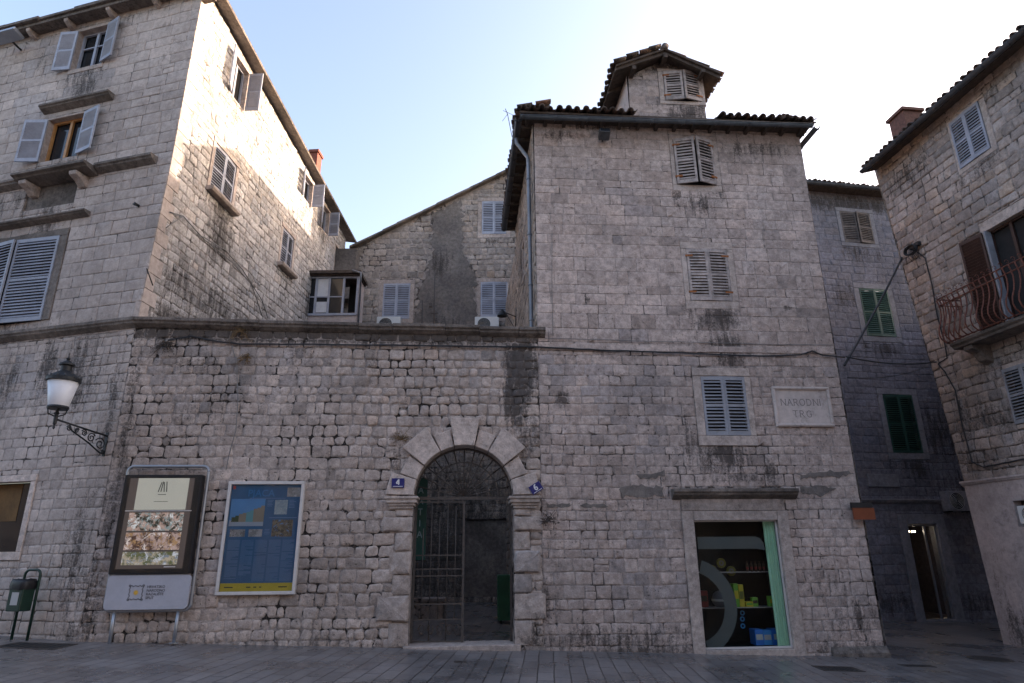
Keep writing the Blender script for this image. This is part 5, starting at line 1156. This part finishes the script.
# orange and black sign on the tower corner
q_ = PD.rect((848, 503), (868, 503), (868, 520), (849, 520)); mb = MB(PD.M); mb.box(q_[0], q_[1]+.03, -.16, -.13, q_[2], q_[3]-.1)
OS = thing('corner_sign', 'small orange sign with black top strip on the tower corner', 'sign', PD.W((q_[0]+q_[1])/2, q_[2])); part('orange_panel', mb, M['orange'], OS)
mb = MB(PD.M); mb.box(q_[0]-.02, q_[1]+.0, -.17, -.12, q_[3]-.1, q_[3]); mb.box(q_[0]+.05, q_[0]+.1, -.12, .02, q_[3]-.09, q_[3]-.05); part('top_strip', mb, M['black'], OS)
# flood light under the gutter
q_ = PD.off(.2).uv(604, 135); FLt = thing('floodlight', 'small grey floodlight under the tower gutter', 'floodlight', PD.off(.2).W(*q_)); Mx = PD.off(.2).M @ T4((q_[0], 0, q_[1])) @ RX(R_(-25)); mb = MB(Mx); mb.box(-.12, .12, -.14, .1, -.08, .06); part('housing', mb, M['gutter'], FLt, bevel=.02)
mb = MB(Mx); mb.box(-.10, .10, -.146, -.14, -.065, .045); part('lens', mb, M['dark_glass'], FLt); mb = MB(Mx); mb.tube([(0, .1, 0), (0, .22, .08)], .02, 6); part('arm', mb, M['iron'], FLt)
# bracket light at the left house roof
q_ = PA.off(.35).uv(9, 38); FL2 = thing('floodlight', 'long grey floodlight on the left house just below the roof edge', 'floodlight', PA.off(.35).W(*q_)); Mx = PA.off(.35).M @ T4((q_[0], 0, q_[1])) @ RX(R_(-20)); mb = MB(Mx); mb.box(-.38, .38, -.2, .1, -.05, .05); part('housing', mb, M['metal_grey'], FL2, bevel=.02); mb = MB(Mx); mb.tube([(0, .1, 0), (0, .34, .04)], .025, 6); part('arm', mb, M['iron'], FL2)
# air conditioners
def aircon(pl, r, lab, depth=.32, group=None, mat='ac_white'):
    o = thing('air_conditioner', lab, 'air conditioner', pl.W((r[0]+r[1])/2, r[2], depth/2), group)
    mb = MB(pl.M); mb.box(r[0], r[1], -depth, -.06, r[2], r[3]); part('casing', mb, M[mat], o, bevel=.015)
    R0 = min(r[1]-r[0], r[3]-r[2])*.42; cx = r[0]+(r[1]-r[0])*.38; cz = (r[2]+r[3])/2; mb = MB(pl.M); mb.ring(cx, cz, 0, R0, -depth-.002, -depth+.004, 0, 360, 20); part('fan_opening', mb, M['dark'], o)
    mb = MB(pl.M)
    for k in range(1, 7): mb.ring(cx, cz, R0*k/6-.006, R0*k/6, -depth-.012, -depth-.004, 0, 360, 18)
    part('grille', mb, M['ac_white'], o)
    mb = MB(pl.M)
    for x in (r[0]+.08, r[1]-.08): mb.box(x-.02, x+.02, -depth+.02, .02, r[2]-.03, r[2])
    part('bracket', mb, M['iron'], o)
grp = 'air conditioners under the gable house windows'
for a, lab in (((377.5, 401), 'white air conditioner under the left lower window of the gable house'), ((475, 499), 'white air conditioner under the right lower window of the gable house')):
    p = PC.off(.2).uv(a[0], 317.8); p2 = PC.off(.2).uv(a[1], 317.8); aircon(PC, (p[0], p2[0], p[1]-.58, p[1]), lab, group=grp)
p = PF.off(.3).rect((945, 491), (968, 491), (972, 511), (949, 511)); aircon(PF, p, 'grey air conditioner high beside the alley shop door', .35, mat='trim_alley')
p = lo; aircon(PGp, (lo[0]+.18, lo[1]+.1, lo[2]+.05, lo[3]-.12), 'white air conditioner in the dark opening of the right house', .12)
# masts at the back house
for a, b, lab in (((422.5, 300), (422, 326), 'short thin metal mast before the grey plaster patch'), ((434.8, 275), (434, 326), 'taller thin metal mast before the grey plaster patch')):
    pl_ = PC.off(.35); q0 = pl_.uv(*a); q1 = pl_.uv(*b); mb = MB(); mb.tube([pl_.W(q1[0], q1[1]-.8), pl_.W(*q0)], .022, 6)
    if a[1] == 275: mb.tube([pl_.W(q1[0]-.12, q1[1]+.5), pl_.W(q1[0]+.12, q1[1]+.5)], .02, 5); mb.M = Matrix(); c = pl_.W(q0[0]-.08, q1[1]+.75); mb.box(c.x-.1, c.x+.02, c.y-.05, c.y+.05, c.z, c.z+.14)
    single('mast', mb, M['iron_gate'], lab, 'mast', 'thin masts above the courtyard wall')
# horn lamp in the court on the tower side
b0 = PT.W(*PT.uv(517, 283)); pl_ = PT.off(.0)
pu = -5.0; CL = thing('court_lamp', 'small dark conical lamp on an iron arm beside the downpipe', 'lamp', PT.W(pu, 8.1))
mb = MB(PT.M @ T4((pu, 0, 8.05))); mb.tube([(0, 0, .5), (0, -.03, -.5)], .016, 5); mb.tube([(0, 0, -.05), (0, -.42, .12)], .014, 5); mb.tube([(0, 0, -.5), (0, -.3, .05)], .01, 5); part('arm', mb, M['iron'], CL)
mb = MB(PT.M @ T4((pu, -.42, 8.1))); mb.lathe([(.03, .12), (.05, .1), (.14, -.06), (.15, -.08), (.0, -.06)], n=14); part('lamp_shade', mb, M['iron'], CL)
# alley lamp
q_ = PF.off(.5).uv(957, 292); AL = thing('alley_lamp', 'dark bell-shaped lamp hanging beside the green-shuttered alley windows', 'lamp', PF.off(.5).W(*q_)); mb = MB(Matrix.Translation(PF.off(.5).W(*q_))); mb.smooth = True
mb.lathe([(.0, .26), (.05, .25), (.07, .2), (.12, .14), (.22, .04), (.3, -.03), (.3, -.05), (0, -.0)], n=18); part('lamp_shade', mb, M['iron'], AL)
mb = MB(); P0_ = PF.off(.5).W(*q_)+Vector((0, 0, .25)); mb.tube([P0_, P0_+Vector((0, 0, .1)), PF.W(q_[0]+.3, q_[1]+.45)], .015, 5); part('arm', mb, M['iron'], AL)
# cables
def px_line(pl, pts, r, name, mat, label, o=.05, j=.006, sub=6, group=None):
    pl = pl.off(o); P = [pl.W(*pl.uv(*p)) for p in pts]; out = []
    for a, b in zip(P, P[1:]):
        for i in range(sub): t = i/sub; q_ = a.lerp(b, t); q_.z += rng.uniform(-j, j); out.append(q_)
    out.append(P[-1]); mb = MB(); mb.tube(out, r, 5); return single(name, mb, mat, label, 'cable', group)
gc_ = 'cables strung along the house walls'
px_line(PD, [(168, 340), (190, 336), (215, 341), (240, 344), (330, 344.5), (440, 346), (536, 347), (600, 350), (680, 353), (760, 356), (800, 355), (812, 351), (822, 355), (845, 357.5)], .017, 'cable', M['cable'], 'black cable running along the coping and across the tower front', group=gc_)
px_line(PD, [(232, 345), (237, 365), (238, 400), (236, 430), (229, 455), (226, 470)], .009, 'cable', M['cable_grey'], 'thin grey cable hanging down the courtyard wall above the blue board', o=.05, group=gc_)
A_ = PD.W(*PD.uv(845, 357.5), .05); Bp = PG.W(*PG.uv(938, 362), .05)
mb = MB(); mb.tube(catenary(A_, Bp, .10, 12), .017, 5); single('cable', mb, M['cable'], 'black cable crossing the alley from tower to balcony house', 'cable', gc_)
A2 = PD.W(*PD.uv(843, 366), .05); B2 = PG.W(*PG.uv(906, 258), .12); mb = MB(); mb.tube(catenary(A2, B2, .05, 10), .026, 6); single('cable', mb, M['cable'], 'thick black cable rising diagonally across the alley', 'cable', gc_)
A3 = PD.W(*PD.uv(846, 378), .05); B3 = PG.W(*PG.uv(930, 366), .05); mb = MB(); mb.tube(catenary(A3, B3, .12, 10), .009, 5); single('cable', mb, M['cable'], 'thin cable sagging across the alley below the thick ones', 'cable', gc_)
px_line(PG, [(912, 248), (925, 258), (932, 285), (937, 315), (945, 345), (947, 358), (938, 364), (945, 372), (955, 390), (962, 425), (972, 462), (984, 467), (1024, 459)], .016, 'cable', M['cable'], 'black cable running down the balcony house wall to the plaster ledge', group=gc_)
B4 = PG.off(.10); c = B4.W(*B4.uv(912, 250)); mb = MB()
for k in range(5):
    r_ = .16+.03*rng.random(); ph = rng.uniform(0, 6); mb.tube([c+PG.d*(r_*1.2*math.cos(t*.45+ph))+Vector((0, 0, r_*.7*math.sin(t*.45+ph)+rng.uniform(-.01, .01)))-PG.n*(.02*k) for t in range(13)], .016, 5)
for k in range(7):
    mb.tube([c+PG.d*(-.1+.05*k)+Vector((0, 0, .05)), c+PG.d*(-.12+.06*k)+Vector((0, 0, -.12-.1*rng.random()))-PG.n*.04, c+PG.d*(-.05+.05*k)+Vector((0, 0, -.28-.1*rng.random()))], .007, 4)
mb.M = Matrix.Translation(c) @ RZ(R_(PG.deg)); mb.box(-.05, .28, -.04, .06, .02, .12)
single('cable_coil', mb, M['cable'], 'tangled coil of black cable at the corner of the balcony house', 'cable')
px_line(PB, [(170, 212), (183, 216), (200, 235), (225, 250), (243, 270), (262, 300), (268, 318)], .012, 'cable', M['cable_grey'], 'grey cable drooping across the side wall of the left house', group=gc_)
px_line(PB, [(166, 228), (183, 216), (205, 240), (232, 262), (252, 285), (262, 316)], .010, 'cable', M['cable_grey'], 'second thin cable drooping just below the first on the side wall', group=gc_)
px_line(PD, [(545, 338), (640, 341), (760, 344), (834, 345)], .006, 'cable', M['cable_grey'], 'hair-thin wire along the storey line of the tower', o=.03, group=gc_)
px_line(PD, [(552, 230), (552, 290), (553, 336)], .006, 'cable', M['cable_grey'], 'hair-thin vertical wire at the left of the tower front', o=.03, group=gc_)
# iron hooks
for pl_, px, py, lab in ((PA, 152, 272, 'small iron hook on the left house corner above the coping'), (PA, 139, 206, 'short iron stub on the front of the left house')):
    q_ = pl_.uv(px, py); mb = MB(pl_.M @ T4((q_[0], 0, q_[1])))
    if py > 250: mb.tube([(-.12, 0, .05), (.12, -.25, -.05), (.08, 0, -.3)], .012, 5); mb.tube([(.12, -.25, -.05), (-.1, 0, -.02)], .01, 5)
    else: mb.tube([(0, .02, 0), (0, -.12, 0)], .03, 7); mb.tube([(-.05, -.1, 0), (.04, -.12, -.05)], .02, 6)
    single('iron_hook', mb, M['iron'], lab, 'hook')
# dry plants
def tuft(pl, px, py, lab, n=34, R0=.28, mat='plant_dry', down=0):
    q_ = pl.off(.04).uv(px, py); c = pl.off(.04).W(*q_); r = random.Random(int(px)); mb = MB()
    for i in range(n):
        a = r.uniform(0, math.pi*2); e = r.uniform(-.3, 1.3); d = Vector((math.cos(a)*math.cos(e), -abs(math.sin(a)*math.cos(e))*.6-.1, math.sin(e)-down)); L_ = R0*r.uniform(.4, 1); p1 = c+d*L_*.5; p2 = p1+(d+Vector((r.uniform(-.5, .5), 0, r.uniform(-.7, .3))))*L_*.5
        mb.tube([c, p1, p2], [.005, .004, .002], 4, cap=False)
        for t in range(4):
            s = p1.lerp(p2, r.random()); w_ = Vector((r.uniform(-1, 1), r.uniform(-1, 1), r.uniform(-1, 1)))*.03; v_ = Vector((r.uniform(-1, 1), r.uniform(-.3, .3), r.uniform(-1, 1)))*.012; mb.add([s, s+w_+v_, s+w_*1.4, s+w_-v_], [(0, 1, 2, 3)])
    return single('dry_plant', mb, M[mat], lab, 'plant')
tuft(PD, 167, 343, 'dark dry weed clump growing under the coping near the left corner', 60, .3, 'wood_dark', .8)
tuft(PD, 246, 357, 'brown dry weed on the courtyard wall below the coping middle', 40, .22, down=.6)
tuft(PD, 241, 330, 'wispy brown weed hanging from the coping', 40, .3, down=.8)
tuft(PD, 402, 440, 'pale dry weed above the left side of the arch', 26, .25)
tuft(PD, 549, 521, 'dark withered creeper beside the right gate pier', 30, .3, 'wood_dark', .3)
# green cabinet and gate board inside the court
gb = gnd(498, 624); GC = thing('green_cabinet', 'green metal cabinet inside the courtyard, seen through the right of the gateway', 'cabinet', gb+Vector((.28, .2, 0)))
mb = MB(Matrix.Translation(gb) @ RZ(R_(4))); mb.box(0, .6, 0, .5, .07, 1.08); part('body', mb, M['green_paint'], GC, bevel=.01); mb = MB(Matrix.Translation(gb) @ RZ(R_(4))); mb.box(-.01, .61, -.012, .0, .9, 1.05); part('lid_edge', mb, M['green_paint'], GC)
mb = MB(Matrix.Translation(gb) @ RZ(R_(4)))
for x in (.06, .5):
    for y in (.05, .4): mb.box(x, x+.04, y, y+.04, 0, .07)
part('foot', mb, M['iron'], GC)
PJ = PD.off(-.8); s0 = PJ.uv(415, 478); s1 = PJ.uv(427, 560)
VS = thing('vertical_sign', 'narrow dark green vertical sign with pale letters just inside the gate on the left', 'sign', PJ.W((s0[0]+s1[0])/2, s1[1])); mb = MB(PJ.M); x0, x1 = s0[0]-.05, PJ.uv(427, 500)[0]; mb.box(x0, x1, 0, .04, s1[1], s0[1]); part('board', mb, flat('sign_green', (.005, .055, .045)), VS)
flat('sign_pale', (.18, .26, .28)); mb = MB(PJ.M); z = s0[1]-.2
for ch in 'AATIA': letters(mb, ch, 0, z-.1, .12, .02, -.004, 0, serif=False, cx=(x0+x1)/2+.03); z -= .21
part('lettering', mb, M['sign_pale'], VS)
mb = MB(PJ.M); mb.tube([(x0+.05, .02, ground_z(-2)), (x0+.05, .02, s0[1])], .02, 6); part('post', mb, M['iron'], VS)
# stone bench by the court wall
b = gnd(420, 620); mb = MB(); mb.box(b.x-.6, b.x+.55, b.y, b.y+.45, -.05, .42); mb.box(b.x-.65, b.x+.6, b.y-.04, b.y+.5, .42, .5); single('stone_bench', mb, M['mortar_dark'], 'low dark stone bench in the court behind the closed gate leaf', 'bench', bevel=.01)
# shop interior and goods
u0, u1, v0, v1 = ws; mb = MB(PD.M); y1_ = 1.0; U0, U1, V0, V1 = u0-.12, u1+.12, v0-.01, v1+.1
mb.add([(U0, .3, V0), (U1, .3, V0), (U1, y1_, V0), (U0, y1_, V0), (U0, .3, V1), (U1, .3, V1), (U1, y1_, V1), (U0, y1_, V1)], [(0, 1, 2, 3), (4, 7, 6, 5), (2, 6, 7, 3), (0, 3, 7, 4), (1, 5, 6, 2)]); part('interior', mb, M['black'], SW)
mb = MB(PD.M); n = 30; cx0, cx1 = PD.off(-.1).uv(763, 525)[0], u1-.002; vs = []; fs = []
for i in range(n+1):
    t = i/n; x = cx0+(cx1-cx0)*t; y = .11+.022*math.sin(t*34)+.008*math.sin(t*71); vs += [(x, y, v0+.0), (x, y*1.0, v1+.02)]
for i in range(n): fs.append((2*i, 2*i+2, 2*i+3, 2*i+1))
mb.smooth = True; mb.add(vs, fs); CT = single('curtain', mb, M['curtain'], 'pale green pleated curtain at the right side of the shop window', 'curtain')
mb = MB(PD.M); shz = [PD.off(-.4).uv(750, 572)[1], PD.off(-.4).uv(750, 607)[1], v0+.02]
M['shelf_glass'] = glass_mat('shelf_glass', (.5, .6, .58), 1.0)
for z in shz[:2]:
    mb = MB(PD.M); mb.box(u0-.05, u1-.06, .28, .62, z-.006, z+.006); part('shelf', mb, M['metal_grey'], SW)
for nm, c in (('yellow', (.42, .34, .02)), ('green', (.10, .30, .03)), ('blue', (.012, .15, .5)), ('blue2', (.03, .28, .65)), ('brown', (.05, .03, .02)), ('red', (.16, .02, .02)), ('olive', (.12, .12, .02)), ('pale', (.4, .42, .4)), ('grey', (.12, .12, .13))): flat('g_'+nm, c)
def box_thing(name, x0, x1, y0, y1, z0, z1, mat, lab, cat, band=None, group=None, tilt=0):
    o = thing(name, lab, cat, PD.W((x0+x1)/2, z0, -(y0+y1)/2), group); Mx = PD.M @ T4(((x0+x1)/2, (y0+y1)/2, z0)) @ RZ(tilt); hx = (x1-x0)/2; hy = (y1-y0)/2; mb = MB(Mx); mb.box(-hx, hx, -hy, hy, 0, z1-z0); part('box', mb, M[mat], o, bevel=.004)
    mb = MB(Mx); mb.box(-hx*.8, hx*.8, -hy-.002, -hy, (z1-z0)*.35, (z1-z0)*.7); part('band', mb, M[band or 'g_pale'], o)
pq = lambda x, y, o=-.4: PD.off(o).uv(x, y)
q0 = pq(738, 606); box_thing('package', q0[0]-.07, q0[0]+.02, .35, .5, shz[1]+.006, shz[1]+.42, 'g_green', 'tall green package with yellow side on the middle shop shelf', 'package', 'g_yellow')
box_thing('package', q0[0]+.025, q0[0]+.12, .35, .5, shz[1]+.006, shz[1]+.40, 'g_yellow', 'tall yellow package right beside the green one on the middle shelf', 'package', 'g_olive')
box_thing('package', q0[0]+.13, q0[0]+.27, .33, .48, shz[1]+.006, shz[1]+.10, 'g_yellow', 'low yellow box lying on the middle shelf', 'package', 'g_green')
q1 = pq(753, 605); box_thing('package', q1[0]-.02, q1[0]+.09, .36, .46, shz[1]+.006, shz[1]+.17, 'g_green', 'small lime green pack in the middle of the middle shelf', 'package', 'g_brown')
q1 = pq(771, 605); box_thing('package', q1[0]-.05, q1[0]+.09, .33, .45, shz[1]+.006, shz[1]+.19, 'g_green', 'small lime green pack before the curtain on the middle shelf', 'package', 'g_yellow')
q1 = pq(722, 605); 
o = thing('helmet', 'round black and silver object behind the ring decal on the middle shelf', 'helmet', PD.W(q1[0], shz[1], -.45)); mb = MB(PD.M @ T4((q1[0], .45, shz[1]+.01))); mb.smooth = True; mb.lathe([(.10, 0), (.15, .06), (.16, .14), (.13, .22), (.07, .27), (0, .285)], n=20); part('shell', mb, M['g_grey'], o); mb = MB(PD.M @ T4((q1[0], .45, shz[1]+.01))); mb.lathe([(.163, .10), (.166, .12), (.163, .14)], n=20); part('trim_band', mb, M['g_pale'], o)
q1 = pq(701, 600); box_thing('package', q1[0]-.02, q1[0]+.14, .4, .5, shz[1]+.006, shz[1]+.3, 'g_red', 'dark red box at the left of the middle shelf behind the ring', 'package', 'g_brown')
for i, (px, py) in enumerate(((712, 570), (721, 563), (731, 571))):
    q1 = pq(px, py, -.5); o = thing('round_tin', ('yellow round tin standing at the left above the top shelf', 'yellow round tin raised in the middle above the top shelf', 'yellow round tin standing at the right above the top shelf')[i], 'tin', PD.W(q1[0], q1[1]-.1, -.5), 'round yellow tins in the shop window'); mb = MB(PD.M); mb.ring(q1[0], q1[1], 0, .09, .48, .52, 0, 360, 20); part('tin', mb, M['g_olive'], o); mb = MB(PD.M); mb.ring(q1[0], q1[1], .02, .05, .478, .482, 0, 360, 16); part('emblem', mb, M['g_grey'], o)
for i in range(5):
    q1 = pq(748+i*4.2, 570); o = thing('bottle', ('leftmost', 'second', 'middle', 'fourth', 'rightmost')[i]+' of the five small dark bottles in a row on the top shelf', 'bottle', PD.W(q1[0], shz[0], -.42), 'small bottles on the top shop shelf'); mb = MB(PD.M @ T4((q1[0], .42, shz[0]+.006))); mb.lathe([(.022, 0), (.025, .01), (.025, .12), (.012, .15), (.011, .19)], n=12); part('glass', mb, M['g_brown'], o); mb = MB(PD.M @ T4((q1[0], .42, shz[0]+.006))); mb.lathe([(.0255, .04), (.0255, .09)], n=12); part('label_band', mb, M['g_red'], o)
q1 = pq(757, 648); 
for i in range(4):
    x = q1[0]-.05+i*.17; box_thing('gift_box', x, x+.16, .3+.03*(i % 2), .55, v0+.01, v0+.28-.02*(i % 2), 'g_blue' if i % 2 == 0 else 'g_blue2', ('leftmost dark blue', 'second, brighter blue', 'third, dark blue', 'rightmost bright blue')[i]+' box in the row on the shop window floor', 'box', 'g_pale', 'blue boxes on the shop window floor')
for i, (px, py) in enumerate(((742.5, 613), (742.5, 619), (743, 626))):
    q1 = pq(px, py, -.6); mb = MB(PD.M); mb.ring(q1[0], q1[1], .025, .045, .6, .61, 0, 360, 16)
    if i == 0: BR = thing('blue_rings_sign', 'three small bright blue rings above each other behind the shop glass', 'sign', PD.W(q1[0], q1[1]-.4, -.6))
    part('ring', mb, M['g_blue2'], BR)
# manholes and drains
def cover(name, c, lab, round_=True, sx=.4, sy=.4, rot_=0):
    z = ground_z(c.x); sl = math.atan(GS); Mx = Matrix.Translation((c.x, c.y, z+.003)) @ RY(-sl) @ RZ(rot_); mb = MB(Mx)
    o = thing(name, lab, 'manhole cover' if round_ else 'drain cover', (c.x, c.y, z))
    if round_:
        mb.lathe([(.36, 0), (.36, .006), (.325, .006)], n=28); part('rim', mb, M['iron_gate'], o); mb = MB(Mx); mb.lathe([(.32, 0), (.32, .004), (0, .004)], n=28)
        for i in range(-4, 5):
            w_ = math.sqrt(max(0, .29**2-(i*.065)**2)); mb.box(-w_, w_, i*.065-.012, i*.065+.012, .004, .008)
        part('lid', mb, M['iron'], o)
    else:
        for a in ((-sx, sx, -sy, -sy+.04), (-sx, sx, sy-.04, sy), (-sx, -sx+.04, -sy+.04, sy-.04), (sx-.04, sx, -sy+.04, sy-.04)): mb.box(*a, 0, .006)
        part('rim', mb, M['iron_gate'], o); mb = MB(Mx); mb.box(-sx+.045, sx-.045, -sy+.045, sy-.045, 0, .003)
        n = 7
        for i in range(n): x = -sx+.1+(2*sx-.2)*i/(n-1); mb.box(x-.015, x+.015, -sy+.07, sy-.07, .003, .007)
        part('lid', mb, M['iron'], o)
cover('manhole_cover', gnd(990, 659), 'round dark manhole cover at the mouth of the alley on the right')
cover('drain_cover', gnd(838, 669), 'rectangular dark cover in the paving right of the shop window', False, .33, .22, .0)
cover('drain_cover', gnd(917, 666), 'narrow dark drain slot between the rectangular cover and the round one', False, .28, .10, .0)
cover('drain_cover', gnd(35, 646), 'wide dark cover in the paving next to the litter bin', False, .5, .3, .0)
cover('drain_cover', gnd(460, 662), 'tiny dark drain in the paving before the gate', False, .09, .06, .0)
# aerial on the right house
q_ = PG.off(-.9).uv(888, 140); c = PG.off(-.9).W(*q_); mb = MB(); mb.tube([c+Vector((0, 0, -1.0)), c], .012, 5); mb.tube([c+Vector((-.35, 0, -.05)), c+Vector((.35, .0, .1))], .008, 4)
for k in range(5): e = c+Vector((-.3+.15*k, 0, -.04+.03*k)); mb.tube([e+Vector((0, -.12, -.1)), e+Vector((0, .12, .1))], .005, 4)
single('roof_aerial', mb, M['iron_gate'], 'thin television aerial beside the chimney on the right house', 'aerial')
c = PD.W(1.75, 11.1); mb = MB(); mb.tube([c+Vector((.1, .3, -.4)), c+Vector((0, 0, 0)), c+Vector((-.05, 0, .15))], .008, 4); mb.tube([c+Vector((-.1, 0, .1)), c+Vector((.12, 0, -.02)), c+Vector((.1, 0, -.25))], .006, 4); mb.tube([c, c+Vector((-.12, .05, -.15))], .006, 4); single('roof_aerial', mb, M['iron_gate'], 'small bent wire aerial at the left corner of the tower roof', 'aerial')

# houses across the square, behind the camera (seen only in the glass, and they shade the foot of the walls)
for i, (x0, x1, H_, lab) in enumerate(((-90, -13, 13.5, 'left house of the row across the square'), (-12.9, 4, 15.5, 'middle, tallest house of the row across the square'), (4.1, 26, 12.5, 'right house of the row across the square'))):
    o = thing('opposite_house', lab, 'house', ((x0+x1)/2, -15, 0), 'houses across the square'); mb = MB(); mb.box(x0, x1, -22, -15, -1, H_); part('wall', mb, M['stone_far'], o)
    mb = MB(); mb.add([(x0-.4, -14.5, H_), (x1+.4, -14.5, H_), (x1+.4, -22.5, H_), (x0-.4, -22.5, H_), (x0+3, -18.5, H_+1.8), (x1-3, -18.5, H_+1.8)], [(0, 4, 5, 1), (1, 5, 2), (2, 5, 4, 3), (3, 4, 0), (0, 1, 2, 3)]); part('roof', mb, M['tile'], o)
    x = x0+1.6
    while x < x1-1.5:
        for z in [1.0]+[4.6+3.1*k for k in range(int((H_-5.5)/3.1)+1)]:
            mb = MB(); h_ = 1.6 if z > 2 else 2.2
            for a in ((x-.15, x, z-.15, z+h_+.15), (x+1, x+1.15, z-.15, z+h_+.15), (x, x+1, z-.15, z), (x, x+1, z+h_, z+h_+.15)): mb.box(a[0], a[1], -15.01, -14.95, a[2], a[3])
            wn = part('window', mb, M['stone_far'], o); mb = MB(); mb.box(x, x+1, -15.005, -14.985, z, z+h_); part('pane', mb, M['dark_glass'], wn)
        x += 2.9
